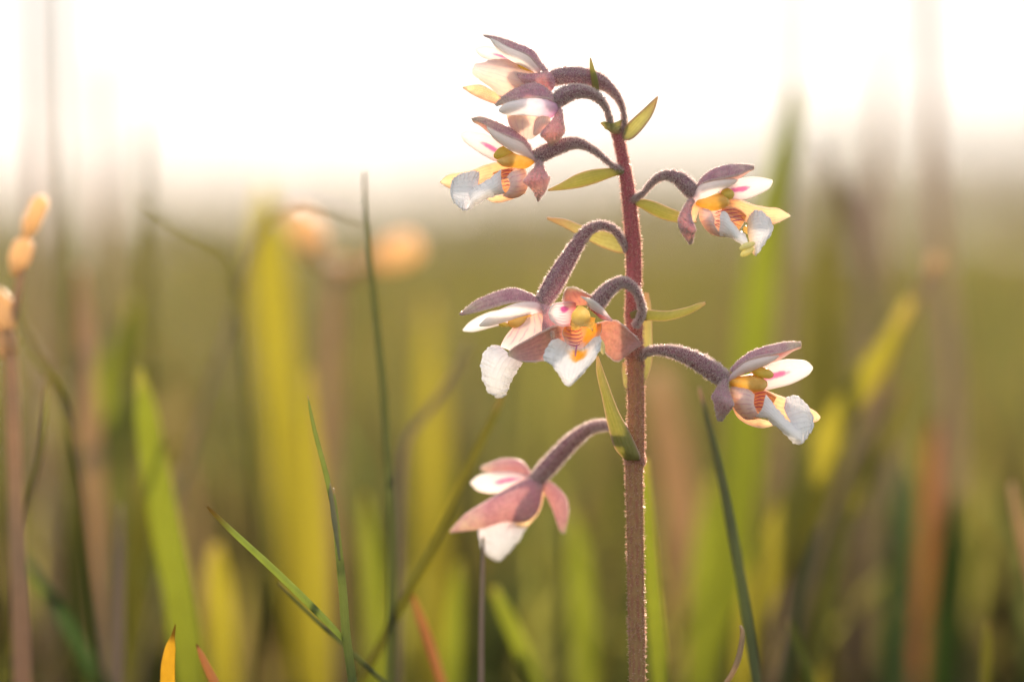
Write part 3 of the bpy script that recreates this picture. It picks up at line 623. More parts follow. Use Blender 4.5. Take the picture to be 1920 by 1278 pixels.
rows_sheet('lip', [[(936, 648, Z - 2), (946, 656, Z - 14), (958, 666, Z - 18), (970, 674, Z - 14), (980, 680, Z - 2)],
                   [(918, 649, Z), (930, 662, Z - 18), (946, 676, Z - 24), (962, 686, Z - 18), (973, 690, Z - 4)],
                   [(903, 672, Z), (918, 682, Z - 18), (936, 694, Z - 26), (952, 702, Z - 20), (962, 708, Z - 6)],
                   [(902, 694, Z - 2), (914, 702, Z - 16), (930, 711, Z - 24), (946, 718, Z - 20), (956, 722, Z - 8)],
                   [(907, 718, Z - 4), (916, 722, Z - 14), (930, 728, Z - 20), (943, 732, Z - 18), (952, 733, Z - 8)],
                   [(918, 738, Z - 6), (924, 741, Z - 10), (931, 744, Z - 12), (938, 745, Z - 11), (946, 742, Z - 8)]], [m_lip], f, ruf=(2.2, 6, 41, 1.2, .8))
hairs('hair', K, [3200, 700, 400], m_hair, f)

# --- flower 6, facing the viewer
f = flower('flower facing out full on, showing yellow column and striped throat'); K = 'f6'
tube('ovary', [(1190, 612, 18, 7), (1202, 592, 6, 7), (1203, 572, -2, 7), (1193, 546, -10, 8), (1173, 529, -14, 9.5), (1152, 534, -14, 12), (1133, 551, -12, 15), (1121, 566, -10, 16), (1110, 580, -10, 12)], m_ov, f, ribs=6, key=K)
rows_sheet('dorsal_sepal', [[(1062, 578, 4), (1076, 574, 8), (1092, 572, 8), (1108, 574, 8), (1124, 576, 4)],
                            [(1056, 566, -6), (1070, 560, 2), (1088, 558, 4), (1106, 562, 2), (1127, 570, -4)],
                            [(1056, 556, -16), (1068, 552, -8), (1084, 551, -6), (1102, 556, -6), (1118, 562, -10)],
                            [(1058, 548, -28), (1066, 546, -22), (1080, 546, -20), (1094, 550, -20), (1107, 554, -20)],
                            [(1063, 540, -36), (1068, 539, -34), (1074, 539, -33), (1082, 542, -32), (1090, 546, -30)]], SOI, f, out=(0, -.6, 1), key=K)
petal('petal', [(1080, 568), (1070, 565), (1056, 566), (1042, 568), (1033, 575), (1028, 586)], [(1078, 606), (1066, 611), (1054, 612), (1042, 607), (1033, 600), (1029, 590)], (-4, -16, -26), [leafy('petal_magenta_base', [(0, (.62, .18, .24)), (.18, (.76, .50, .56)), (.38, (.89, .83, .84)), (1, (.92, .90, .89))], .45, rough=.45,
      patch=((.55, .07, .40), .3, .36, .16, .16, .8), veins=((.7, .25, .35), 8, .6, .25, 0, .75), grain=(.06, 1200), bump=.15)], f, bulge=8)
petal('petal', [(1106, 578), (1104, 570), (1098, 563), (1088, 556)], [(1148, 601), (1132, 579), (1112, 562), (1090, 555)], (-28, -40, -46), [m_pet], f, bulge=-5)
petal('petal_base', [(1104, 578), (1116, 588), (1128, 598), (1147, 602)], [(1112, 566), (1126, 576), (1138, 588), (1149, 600)], (-10, -20, -26), [leafy('petal_inside_pink', [(0, (.60, .20, .18)), (.5, (.66, .32, .30)), (1, (.82, .66, .68))], .5, veins=((.45, .1, .2), 5, .7, .25, 0, 1.0))], f, bulge=10)
blob('anther_cap', (1089, 594, -26), (18, 19, 8), 8, leafy('anther_pale', [(0, (.88, .77, .36)), (1, (.90, .80, .44))], .45, rough=.4, mott=((.78, .64, .18), 420, .7), grain=(.12, 900), bump=.3), f, seed=8, lump=.12)
rows_sheet('column', [[(1070, 600, -14), (1080, 596, -24), (1092, 594, -26), (1104, 594, -24), (1116, 596, -14)],
                      [(1070, 610, -18), (1080, 608, -28), (1092, 606, -30), (1104, 606, -28), (1114, 608, -18)],
                      [(1074, 621, -20), (1082, 616, -28), (1092, 612, -30), (1102, 614, -28), (1111, 621, -20)]], [m_colm], f, ruf=(.8, 3, 4, 1, .5))
rows_sheet('lip_cup', [[(1058, 612, -4), (1072, 608, 12), (1092, 606, 20), (1112, 606, 12), (1128, 606, -4)],
                       [(1054, 624, -16), (1068, 624, 4), (1090, 626, 14), (1110, 624, 4), (1128, 620, -12)],
                       [(1058, 636, -26), (1070, 638, -8), (1088, 642, 2), (1106, 638, -8), (1122, 632, -24)],
                       [(1062, 648, -34), (1072, 652, -24), (1086, 656, -20), (1098, 652, -24), (1112, 646, -32)]],
           [m_cup_o, leafy('throat_striped', [(0, (.80, .36, .10)), (.5, (.80, .46, .26)), (1, (.82, .66, .68))], .42, rough=.4, patch=((.92, .50, .04), .74, .45, .2, .6, .9), veins=((.80, .44, .3), 3, .1, .2, 0, 1), grain=(.1, 1200))], f, out=(0, .5, 1))
for k_, (yy, ws) in enumerate([(619, 26), (626, 30), (633, 33), (640, 30), (646, 22)]):       # purple ridges across the throat
    z0 = -30 - 2 * k_
    tube('throat_stripe',
         [(1077 - ws * .62, yy - 2, z0 + 12, .5), (1077 - ws * .2, yy + 1, z0 + 16 + 5 * (4 - k_), .9), (1077 + ws * .2, yy + 2, z0 + 18 + 5 * (4 - k_), .9), (1077 + ws * .5, yy - 2, z0 + 18 + 5 * (4 - k_), .4)],
         m_str, f, n=10, nr=6)
rows_sheet('lip', [[(1046, 634, -34), (1056, 640, -32), (1064, 646, -30), (1074, 652, -28), (1084, 655, -27), (1094, 652, -28), (1102, 645, -30), (1114, 633, -32), (1126, 630, -34)],
                   [(1032, 640, -44), (1046, 650, -42), (1060, 660, -38), (1074, 666, -36), (1084, 668, -35), (1094, 665, -36), (1106, 656, -40), (1118, 645, -42), (1127, 636, -42)],
                   [(1022, 658, -52), (1038, 664, -50), (1054, 674, -47), (1070, 680, -45), (1080, 682, -45), (1091, 678, -46), (1105, 668, -48), (1117, 656, -49), (1127, 648, -48)],
                   [(1019, 672, -56), (1036, 680, -57), (1050, 688, -56), (1064, 694, -55), (1075, 696, -55), (1086, 692, -55), (1099, 682, -55), (1110, 672, -54), (1122, 662, -52)],
                   [(1036, 686, -58), (1045, 694, -61), (1054, 701, -62), (1064, 706, -62), (1073, 707, -62), (1082, 703, -61), (1090, 697, -60), (1099, 689, -58), (1109, 680, -55)],
                   [(1050, 706, -60), (1055, 710, -63), (1060, 714, -64), (1066, 717, -64), (1070, 717, -64), (1075, 715, -63), (1080, 711, -62), (1086, 706, -61), (1094, 699, -58)],
                   [(1057, 719, -60), (1060, 721, -62), (1063, 723, -63), (1066, 724, -63), (1068, 724, -63), (1071, 722, -62), (1074, 719, -62), (1077, 715, -60), (1082, 711, -58)]], [leafy('lip_white_golden_heart', [(0, (.86, .78, .74)), (.3, (.91, .91, .92)), (1, (.93, .92, .92))], .34, rough=.4, veins=((.72, .70, .80), 11, .2, .3, .3, 1.0), grain=(.08, 900), bump=.6, patch=((.90, .54, .05), .5, .17, .26, .17, 1.0))], f, ruf=(1.5, 6, 51, 3, .5), nv=37)
tube('lip_groove', [(1082, 646, -32, 1), (1080, 655, -40, 1.6), (1079, 663, -42, 1.4), (1079, 668, -43, .8)], leafy('groove_purple', [(0, (.5, .16, .34)), (1, (.6, .3, .44))], .2), f, n=12, nr=8)
petal('lateral_sepal', [(1070, 608), (1043, 609), (1017, 620), (992, 634), (964, 650), (952, 662)], [(1072, 650), (1045, 668), (1019, 676), (1000, 679), (976, 677), (953, 667)], (-2, -16, -26), SOI, f, bulge=10, out=(0, 0, 1), key=K)
petal('lateral_sepal', [(1118, 606), (1140, 600), (1154, 599), (1172, 611), (1188, 626), (1202, 642)], [(1122, 640), (1132, 658), (1146, 672), (1158, 678), (1176, 665), (1201, 648)], (-2, -14, -24), [m_sep_o, leafy('sepal_inside_golden', [(0, (.74, .46, .22)), (.45, (.70, .45, .26)), (.75, (.58, .32, .32)), (1, (.62, .38, .40))], .5,
      veins=((.50, .20, .16), 5, .4, .3, 0.05, .95), margin=((.88, .80, .76), .12, .85), grain=(.4, 1900), tcol=(.78, .56, .36), mott=((.60, .30, .24), 500, .5))], f, bulge=8, out=(0, 0, 1), key=K, ruf=(1.2, 2, 17))
blob('pollinium', (1129, 650, -30), (15, 5.5, 5), 80, m_poll, f, seed=9)
hairs('hair', K, [2800, 500, 400, 400], m_hair, f)

# --- flower 7, lower right
f = flower('open flower on a straight ovary with long hanging white lip'); K = 'f7'
tube('ovary', [(1192, 678, SD, 8), (1206, 664, 34, 7), (1222, 657, 28, 8), (1251, 657, 20, 10.5), (1282, 665, 12, 14), (1312, 679, 6, 17), (1339, 697, 2, 18), (1358, 711, 0, 15), (1366, 716, 0, 11)], m_ov, f, ribs=6, key=K)
hood('dorsal_sepal', [(1373, 699), (1396, 679), (1424, 669), (1458, 663), (1484, 655), (1501, 650)], [(1369, 695), (1384, 679), (1408, 661), (1440, 649), (1475, 642), (1503, 642)], [(1380, 704), (1404, 692), (1434, 684), (1463, 674), (1486, 659), (1502, 653)], (-2, -4, 6), 20, SOI, f, key=K)
petal('petal', [(1362, 712), (1375, 697), (1400, 677), (1432, 668), (1448, 666), (1460, 665)], [(1364, 717), (1383, 706), (1412, 694), (1436, 684), (1450, 676), (1461, 668)], (-8, -22, -14), [m_pet], f, bulge=-9)
petal('petal', [(1405, 700), (1432, 687), (1463, 675), (1490, 674), (1512, 677), (1524, 687)], [(1408, 724), (1432, 731), (1456, 727), (1485, 719), (1514, 704), (1524, 692)], (14, 24, 32), [m_pet_m], f, bulge=8)
blob('anther_cap', (1430, 699, -4), (21, 10, 11), 12, m_anth, f, seed=2)
rows_sheet('column', [[(1366, 722, -4), (1370, 714, -12), (1376, 710, -10), (1382, 706, 0)],
                      [(1392, 732, -6), (1392, 722, -21), (1398, 710, -19), (1404, 702, -2)],
                      [(1414, 734, -6), (1414, 726, -22), (1418, 714, -20), (1420, 705, -2)],
                      [(1430, 732, -4), (1432, 726, -16), (1432, 717, -15), (1430, 709, -2)],
                      [(1437, 725, -2), (1438, 722, -6), (1438, 718, -6), (1437, 714, -2)]], [m_colm], f)
rows_sheet('lip_cup', [[(1456, 744, 14), (1450, 756, 18), (1442, 768, 14), (1430, 780, 2), (1414, 786, -10)],
                       [(1440, 734, 18), (1434, 748, 26), (1424, 764, 24), (1410, 780, 8), (1398, 786, -10)],
                       [(1420, 730, 18), (1412, 744, 26), (1402, 758, 22), (1392, 770, 6), (1384, 774, -10)],
                       [(1400, 726, 10), (1390, 736, 12), (1382, 744, 8), (1376, 752, 0), (1372, 754, -10)]], [m_cup_o, m_cup_i], f, out=(-.3, 1, .6))
rows_sheet('lip_cup_wall', [[(1370, 724, -4), (1369, 738, -10), (1373, 754, -12), (1382, 772, -8), (1397, 785, 0)],
                            [(1386, 725, -14), (1386, 740, -24), (1389, 756, -26), (1396, 772, -20), (1406, 785, -6)],
                            [(1403, 729, -18), (1403, 742, -26), (1404, 756, -28), (1408, 770, -22), (1414, 783, -8)],
                            [(1415, 740, -14), (1413, 748, -19), (1413, 758, -21), (1417, 768, -18), (1424, 780, -8)]], [m_cup_o, m_cup_i], f, ruf=(.5, 4, 12))
rows_sheet('lip', [[(1436, 739, -16), (1433, 750, -22), (1431, 762, -24), (1425, 772, -20), (1416, 781, -10)],
                   [(1450, 757, -18), (1446, 764, -30), (1442, 772, -34), (1438, 778, -30), (1434, 784, -18)],
                   [(1466, 776, -18), (1462, 782, -32), (1458, 788, -38), (1454, 793, -34), (1450, 796, -22)],
                   [(1482, 792, -18), (1480, 798, -32), (1476, 804, -40), (1472, 808, -38), (1468, 810, -28)],
                   [(1496, 802, -20), (1496, 810, -32), (1494, 817, -40), (1490, 822, -40), (1485, 828, -32)],
                   [(1504, 812, -24), (1504, 818, -32), (1502, 825, -37), (1499, 829, -37), (1496, 834, -32)]], [m_lip], f, ruf=(1.3, 6, 61, 2.0, .4))
rows_sheet('lip_lobe', [[(1470, 764, 2), (1474, 776, -8), (1482, 790, -16), (1490, 808, -28), (1497, 833, -34)],
                        [(1476, 744, 6), (1484, 764, -6), (1492, 784, -16), (1498, 806, -26), (1503, 832, -34)],
                        [(1496, 743, 8), (1502, 760, -4), (1507, 780, -12), (1510, 802, -22), (1509, 826, -30)],
                        [(1514, 760, 6), (1516, 772, -2), (1518, 786, -8), (1518, 800, -16), (1516, 816, -24)],
                        [(1524, 780, 4), (1525, 786, 0), (1525, 792, -4), (1525, 798, -9), (1524, 804, -15)]], [m_lip], f, ruf=(1.6, 6, 62, 1.5, .8))
petal('lateral_sepal', [(1408, 720), (1432, 730), (1458, 740), (1490, 752), (1526, 769), (1538, 780)], [(1408, 760), (1434, 780), (1460, 790), (1490, 796), (1528, 791), (1538, 784)], (14, 22, 22), [m_sep_or], f, bulge=8, out=(0, 0, 1))
petal('lower_sepal', [(1376, 756), (1388, 772), (1408, 782), (1430, 786), (1454, 793)], [(1374, 766), (1384, 783), (1404, 796), (1430, 802), (1454, 796)], (10, 12, 14), [m_sep_or], f, bulge=4)
rows_sheet('lateral_sepal', [[(1353, 713, -10), (1357, 710, -15), (1361, 710, -15), (1365, 714, -12)],
                             [(1344, 726, -16), (1352, 724, -24), (1360, 726, -25), (1367, 731, -20)],
                             [(1334, 742, -20), (1346, 740, -30), (1358, 743, -35), (1374, 750, -36)],
                             [(1337, 752, -24), (1348, 751, -34), (1360, 755, -40), (1377, 760, -44)],
                             [(1341, 768, -16), (1349, 768, -26), (1358, 769, -30), (1369, 769, -32)],
                             [(1344, 781, -8), (1348, 782, -14), (1354, 781, -16), (1361, 778, -18)],
                             [(1347, 787, -6), (1350, 788, -8), (1352, 788, -8), (1356, 785, -9)]], SOI, f, key=K, ruf=(.8, 4, 7))
stripes(f, [(1414, 740, 1436, 735, 12), (1416, 746, 1437, 742, 14), (1415, 752, 1434, 749, 14), (1414, 758, 1433, 756, 13), (1414, 764, 1431, 763, 11)])
hairs('hair', K, [3000, 600, 1000], m_hair, f)

# --- flower 8, lowest, set back and turned away
f = flower('lowest flower, turned away so its mauve sepals hide the lip'); K = 'f8'; Z = 205
tube('ovary', [(1185, 812, SD + 6, 9), (1160, 800, 86, 9), (1134, 797, 124, 10), (1107, 802, 156, 11.5), (1075, 825, 182, 15), (1047, 853, 198, 17), (1022, 881, Z, 17), (1006, 898, Z, 14), (1000, 906, Z, 10)], m_ov, f, ribs=6, key=K)
petal('dorsal_sepal', [(1000, 890), (978, 864), (950, 859), (926, 864), (900, 875)], [(996, 900), (975, 888), (950, 886), (926, 886), (903, 881)], (Z + 6, Z + 12, Z + 20), SOI, f, bulge=-10, key=K)
petal('petal', [(1002, 892), (965, 884), (932, 884), (900, 890), (882, 903)], [(1000, 902), (960, 912), (930, 924), (898, 920), (883, 907)], (Z, Z + 6, Z + 16), [m_pet_m], f, bulge=-6)
petal('lateral_sepal', [(1006, 894), (980, 900), (950, 915), (912, 938), (873, 963), (843, 994)], [(1018, 912), (1010, 955), (985, 978), (946, 978), (905, 990), (845, 998)], (Z - 6, Z - 22, Z - 8), SOI, f, bulge=-16, key=K)
petal('lateral_sepal', [(1014, 900), (1036, 905), (1060, 930), (1066, 955), (1062, 985), (1058, 999)], [(1012, 914), (1022, 925), (1034, 950), (1042, 972), (1048, 990), (1056, 999)], (Z, Z + 4, Z + 16), SOI, f, bulge=-8, key=K)
rows_sheet('lip_cup', [[(1020, 908, Z + 4), (1014, 908, Z - 6), (1006, 908, Z - 8), (998, 908, Z)],
                       [(1018, 932, Z + 12), (1008, 934, Z - 2), (992, 936, Z - 6), (975, 936, Z + 8)],
                       [(1010, 960, Z + 14), (998, 962, Z + 2), (982, 964, Z - 2), (964, 966, Z + 10)],
                       [(988, 987, Z + 14), (978, 988, Z + 6), (964, 988, Z + 4), (950, 988, Z + 12)]], [m_sep_or], f)
rows_sheet('lip', [[(988, 982, Z + 14), (966, 978, Z + 2), (940, 976, Z), (915, 980, Z + 6), (898, 986, Z + 16)],
                   [(983, 996, Z + 16), (964, 1000, Z + 2), (940, 1002, Z - 2), (918, 1002, Z + 4), (898, 1002, Z + 16)],
                   [(972, 1014, Z + 18), (956, 1020, Z + 6), (938, 1024, Z + 2), (918, 1024, Z + 8), (902, 1026, Z + 18)],
                   [(956, 1032, Z + 20), (946, 1038, Z + 12), (934, 1042, Z + 10), (922, 1040, Z + 12), (910, 1037, Z + 20)],
                   [(941, 1049, Z + 22), (938, 1050, Z + 21), (934, 1051, Z + 20), (930, 1050, Z + 21), (926, 1048, Z + 22)]], [m_lip], f, ruf=(1.5, 5, 71, 1.5, .6))
hairs('hair', K, [3000, 300, 500, 400], m_hair, f)

# --- bracts
def bract(e1, e2, d, mat, **k): return petal('bract', e1, e2, d, [mat], orchid, **k)
bract([(1112, 172), (1108, 148), (1106, 128), (1106, 109)], [(1124, 172), (1121, 148), (1114, 128), (1108, 109)], (26, 14, 20), m_br, bulge=-5)
bract([(1166, 256), (1172, 238), (1184, 225), (1206, 205), (1222, 190), (1233, 180)], [(1170, 263), (1184, 261), (1200, 247), (1218, 224), (1228, 204), (1234, 183)], (SD - 8, SD - 14, SD + 6), m_br_p, bulge=9)
rows_sheet('bract', [[(1126, 230, 34), (1134, 228, 22), (1146, 232, 18), (1158, 228, 22), (1167, 223, 38)],
                     [(1132, 238, 36), (1138, 240, 26), (1147, 242, 23), (1157, 240, 26), (1164, 238, 38)],
                     [(1146, 248, 40), (1150, 250, 33), (1155, 251, 31), (1160, 250, 33), (1166, 247, 40)]], [m_br_p], orchid, ruf=(1.2, 3, 5, 1, 0))
bract([(1170, 318), (1150, 315), (1110, 318), (1080, 327), (1050, 344), (1027, 355)], [(1170, 326), (1150, 331), (1115, 344), (1085, 352), (1055, 356), (1028, 358)], (SD - 8, 26, 24), m_br, bulge=-7)
bract([(1184, 376), (1204, 373), (1228, 378), (1252, 388), (1276, 398), (1306, 413)], [(1186, 382), (1202, 390), (1226, 404), (1250, 413), (1276, 417), (1306, 417)], (SD - 4, 30, 40), m_br, bulge=-7)
bract([(1176, 458), (1160, 440), (1130, 430), (1095, 424), (1060, 411), (1025, 407)], [(1178, 470), (1162, 474), (1130, 464), (1095, 446), (1060, 427), (1026, 411)], (SD + 4, 62, 74), m_br_p, bulge=-7)
bract([(1180, 586), (1198, 579), (1222, 581), (1250, 583), (1284, 577), (1308, 569), (1322, 566)], [(1184, 597), (1200, 600), (1224, 601), (1250, 601), (1284, 592), (1310, 579), (1323, 570)], (SD - 20, 10, 10), m_br, bulge=-6)
bract([(1172, 862), (1152, 838), (1139, 795), (1129, 745), (1119, 700), (1118, 668)], [(1200, 862), (1200, 852), (1184, 816), (1160, 772), (1140, 720), (1122, 667)], (SD - 18, 12, 0), m_br, bulge=-12)
bract([(1200, 726), (1200, 690), (1202, 640), (1204, 580), (1208, 548)], [(1208, 722), (1222, 680), (1223, 640), (1221, 580), (1216, 549)], (SD + 20, SD + 36, SD + 40), m_br_p, bulge=-6)
bract([(1190, 735), (1172, 726), (1167, 700), (1167, 680)], [(1192, 730), (1182, 712), (1176, 690), (1170, 678)], (SD + 18, SD + 28, SD + 34), m_br_p, bulge=-5)

# ------------------------------------------------------------------ grasses one can tell apart
def ribbon(name, pts, wid, d, mat, parent=None, yaw=0.0, fold=.25, n=48, to_ground=True, twist=0.0):
    """grass leaf; pts from tip down in picture units, wid (tip..base) in pixels, d in cm behind the focus plane; runs on to the ground"""
    dd = np.interp(np.linspace(0, 1, len(pts)), np.linspace(0, 1, len(np.atleast_1d(d))), np.atleast_1d(d)) * 100
    c = np.column_stack([np.asarray(pts, float), dd]); cw = W(curve(c, n))
    k = (S + dd.mean() * PX) / S; ws = np.interp(np.linspace(0, 1, n), np.linspace(0, 1, len(wid)), wid) * PX * k
    if to_ground:
        e = cw[-1]; t = cw[-1] - cw[-4]; t /= np.linalg.norm(t); m = 14; ext = []
        hz = t[:2] / max(-t[2], .35)
        for i in range(1, m + 1):
            q = i / m; ext.append((e[0] + hz[0] * e[2] * (q - .5 * q * q), e[1] + hz[1] * e[2] * (q - .5 * q * q), e[2] * (1 - q) - .002 * q))
        cw = np.vstack([cw, ext]); ws = np.concatenate([ws, np.full(m, ws[-1] * .9)])
    cw = cw[::-1]; ws = ws[::-1]; n = len(cw)
    T = np.gradient(cw, axis=0); T /= np.linalg.norm(T, axis=1, keepdims=True)
    yy = yaw + twist * np.linspace(0, 1, n)
    fw = np.stack([np.sin(yy), np.cos(yy), np.zeros(n)], 1)
    side = np.cross(T, fw); side /= np.linalg.norm(side, axis=1, keepdims=True); nor = np.cross(side, T)
    v = np.linspace(-1, 1, 7)
    P = cw[:, None] + side[:, None] * (v[None, :, None] * ws[:, None, None] * .5) + nor[:, None] * ((np.abs(v)[None, :, None] - .5) * ws[:, None, None] * .5 * fold)
    return shell(name, P, [mat], parent, th=1.8)

def stalk(name, pts, d, mat, parent=None, to_ground=True, n=40, nr=10):
    """round stalk; pts (x, y, radius) from the top down"""
    dd = np.interp(np.linspace(0, 1, len(pts)), np.linspace(0, 1, len(np.atleast_1d(d))), np.atleast_1d(d)) * 100
    p = np.asarray(pts, float); c = curve(np.column_stack([p[:, :2], dd, p[:, 2]]), n)
    C = W(c[:, :3]); R = c[:, 3] * PX * (S + c[:, 2] * PX) / S
    if to_ground:
        e = C[-1]; t = C[-1] - C[-4]; t /= np.linalg.norm(t); hz = t[:2] / max(-t[2], .4); q = np.linspace(.1, 1, 10)
        C = np.vstack([C, np.column_stack([e[0] + hz[0] * e[2] * (q - .5 * q * q), e[1] + hz[1] * e[2] * (q - .5 * q * q), e[2] * (1 - q) - .002])]); R = np.concatenate([R, np.full(10, R[-1])])
    return tube_world(name, C[::-1], R[::-1], mat, parent, nr=nr)

def blade(label, pts, wid, d, mat, group=None, **k):
    return tag(ribbon('grass_leaf', pts, wid, d, mat, **k), label, 'grass blade', group)

# sharp forked grass stalk to the left of the orchid
gs = empty('grass_stalk'); tag(gs, 'thin forked grass stalk with one leaf slanting out to a brown tip', 'grass stalk')
stalk('culm', [(622, 915, 4.5), (628, 960, 5.5), (635, 1030, 7), (643, 1110, 8), (648, 1180, 8.5), (655, 1235, 8.5), (661, 1278, 8.5)], .4, G_FRE, gs)
ribbon('leaf', [(577, 741), (583, 775), (592, 815), (604, 860), (613, 895), (619, 925), (626, 965)], [2, 6, 8, 9, 10, 9, 6], .3, G_FRE, gs, to_ground=False)
ribbon('leaf', [(388, 949), (402, 963), (440, 1000), (500, 1055), (560, 1112), (612, 1164), (646, 1200)], [3, 8, 11, 13, 14, 13, 9], (-.2, .4), G_BRT, gs, to_ground=False, fold=.5)
ribbon('leaf_sheath', [(619, 905), (621, 930), (628, 980), (637, 1050)], [2, 8, 11, 3], .2, grass('sheath', (.26, .27, .14), (.33, .31, .18), (.42, .34, .24), trans=.4), gs, to_ground=False)
blade('small green grass blade slanting down behind the forked grass stalk', [(522, 1092), (560, 1130), (610, 1178), (660, 1222), (700, 1260), (720, 1278)], [4, 8, 9, 10], 1.8, G_GRN)
blade('short yellow leaf tip with a blackened point beside a lime blade', [(329, 1170), (324, 1192), (319, 1215), (315, 1245), (314, 1278)], [2, 8, 20, 26, 28], -.6, G_YTP)
blade('short rusty brown leaf tip beside the yellow leaf tip', [(368, 1206), (378, 1228), (390, 1254), (402, 1278)], [2, 12, 16, 18], 1.2, G_RUS)
blade('long thin green blade rising past the horizon beside the seed heads', [(683, 320), (686, 400), (694, 480), (706, 600), (718, 720), (728, 850), (735, 960), (736, 1100), (732, 1278)], [5, 9, 12, 14, 18, 18], 4.0, G_GRN)
blade('thin olive blade leaning up to touch the white hanging lip', [(942, 740), (920, 790), (885, 860), (845, 950), (800, 1050), (765, 1110), (738, 1160)], [8, 15, 17, 18, 18], 4.0, G_OLI)
tag(stalk('dry_stem', [(906, 1006, 2.5), (905, 1060, 4), (903, 1150, 5), (902, 1278, 5.5)], 2.0, G_BRN), 'thin brown dry stem below the lowest flower', 'stem')
blade('rusty pink tipped blade at the foot of the leaning olive blade', [(772, 1108), (782, 1140), (800, 1190), (815, 1235), (828, 1278)], [6, 16, 18, 18], 4.5, G_RUS)
blade('slim green blade with pinkish tip to the right of the orchid stem', [(1311, 726), (1322, 770), (1338, 830), (1352, 890), (1370, 980), (1390, 1090), (1404, 1180), (1418, 1278)], [5, 12, 17, 20, 20, 19], 2.6, grass('grass_pink_tip', (.13, .16, .065), (.17, .20, .09), (.44, .30, .23), trans=.4))
tag(stalk('curled_shoot', [(1388, 1172, 2), (1392, 1184, 4), (1390, 1208, 5), (1384, 1236, 5.5), (1374, 1260, 5), (1360, 1282, 5)], .8, G_STR), 'small curled tan shoot beside the slim green blade', 'shoot')
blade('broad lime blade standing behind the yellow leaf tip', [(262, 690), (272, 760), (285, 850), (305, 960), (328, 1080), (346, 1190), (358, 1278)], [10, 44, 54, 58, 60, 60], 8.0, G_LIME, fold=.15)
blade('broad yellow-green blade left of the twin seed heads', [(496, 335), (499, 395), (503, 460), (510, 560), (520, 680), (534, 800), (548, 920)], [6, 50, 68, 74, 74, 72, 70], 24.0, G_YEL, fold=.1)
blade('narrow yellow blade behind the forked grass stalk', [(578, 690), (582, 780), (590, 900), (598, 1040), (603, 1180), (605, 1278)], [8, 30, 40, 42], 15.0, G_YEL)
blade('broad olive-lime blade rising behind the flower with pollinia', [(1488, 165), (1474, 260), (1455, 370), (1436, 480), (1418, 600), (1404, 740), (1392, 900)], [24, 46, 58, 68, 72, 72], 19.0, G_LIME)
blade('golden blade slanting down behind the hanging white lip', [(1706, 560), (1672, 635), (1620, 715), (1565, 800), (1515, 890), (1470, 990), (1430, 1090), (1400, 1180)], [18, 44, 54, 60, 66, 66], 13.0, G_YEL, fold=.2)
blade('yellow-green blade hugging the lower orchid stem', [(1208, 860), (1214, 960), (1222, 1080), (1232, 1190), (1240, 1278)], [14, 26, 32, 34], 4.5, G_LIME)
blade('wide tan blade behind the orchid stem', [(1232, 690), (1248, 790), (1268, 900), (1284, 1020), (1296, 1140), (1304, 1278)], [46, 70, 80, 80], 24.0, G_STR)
blade('dull olive blade tip with tan point near the curled shoot', [(1478, 1158), (1490, 1190), (1506, 1236), (1520, 1278)], [6, 16, 18, 18], 5.5, grass('grass_tan_tip', (.2, .25, .05), (.28, .3, .08), (.5, .36, .2)))
blade('faint green blade leaning right behind the dull olive blade tip', [(1534, 985), (1522, 1030), (1505, 1090), (1490, 1160), (1478, 1230)], [7, 16, 19, 20], 8.0, G_GRN)
blade('olive blade leaning right between golden blade and brown reed', [(1700, 720), (1660, 810), (1620, 890), (1580, 990), (1548, 1090), (1520, 1180)], [10, 34, 42, 44], 15.0, G_OLI)
blade('short olive blade tip far right at the bottom of the meadow', [(1851, 1165), (1851, 1200), (1849, 1240), (1847, 1278)], [8, 18, 20, 20], 6.0, G_OLI)
blade('short pale blade tip leaning right above the olive tip', [(1896, 905), (1905, 950), (1918, 1010), (1934, 1080)], [8, 16, 18, 18], 8.0, G_STR)
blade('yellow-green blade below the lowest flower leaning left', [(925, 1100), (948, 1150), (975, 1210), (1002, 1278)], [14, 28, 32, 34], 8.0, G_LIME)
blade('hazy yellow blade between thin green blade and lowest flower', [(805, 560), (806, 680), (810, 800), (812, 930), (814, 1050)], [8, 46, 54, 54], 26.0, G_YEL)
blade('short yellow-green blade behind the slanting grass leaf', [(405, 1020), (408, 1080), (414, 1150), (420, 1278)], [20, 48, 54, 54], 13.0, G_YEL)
blade('grey-brown thin dry blade left of the lime blade', [(226, 945), (226, 1040), (225, 1150), (224, 1278)], [8, 15, 16, 16], 7.0, G_BRN)
blade('dark thin blade arching across the horizon at the left', [(255, 360), (285, 388), (330, 420), (385, 448), (420, 470), (440, 520), (450, 620)], [5, 9, 10, 10], 11.0, G_OLI)
blade('thin brown blade arching over the twin seed heads', [(690, 412), (650, 398), (600, 382), (555, 376), (520, 400), (490, 440), (460, 520)], [4, 8, 9, 9], 12.0, G_BRN)
blade('faint brown blade bending up beside the hazy yellow blade', [(880, 640), (850, 700), (800, 775), (762, 830), (752, 920), (748, 1040)], [5, 11, 14, 14], 9.0, G_BRN)
blade('dark green leaf crossing the reddish flower stalk', [(20, 560), (40, 615), (70, 672), (108, 730), (130, 800), (142, 880)], [4, 11, 14, 13], 7.0, G_OLI)
blade('thin olive blade crossing low over the reddish stalk', [(90, 700), (84, 780), (72, 870), (52, 950), (36, 1060), (26, 1180), (20, 1278)], [4, 9, 11, 12], 5.5, G_OLI)
blade('blue-green blade slanting low at the left', [(40, 1030), (80, 1100), (120, 1160), (160, 1230), (190, 1278)], [8, 22, 26, 28], 9.0, grass('grass_blue_green', (.10, .15, .07), (.13, .19, .09), (.2, .23, .11)))
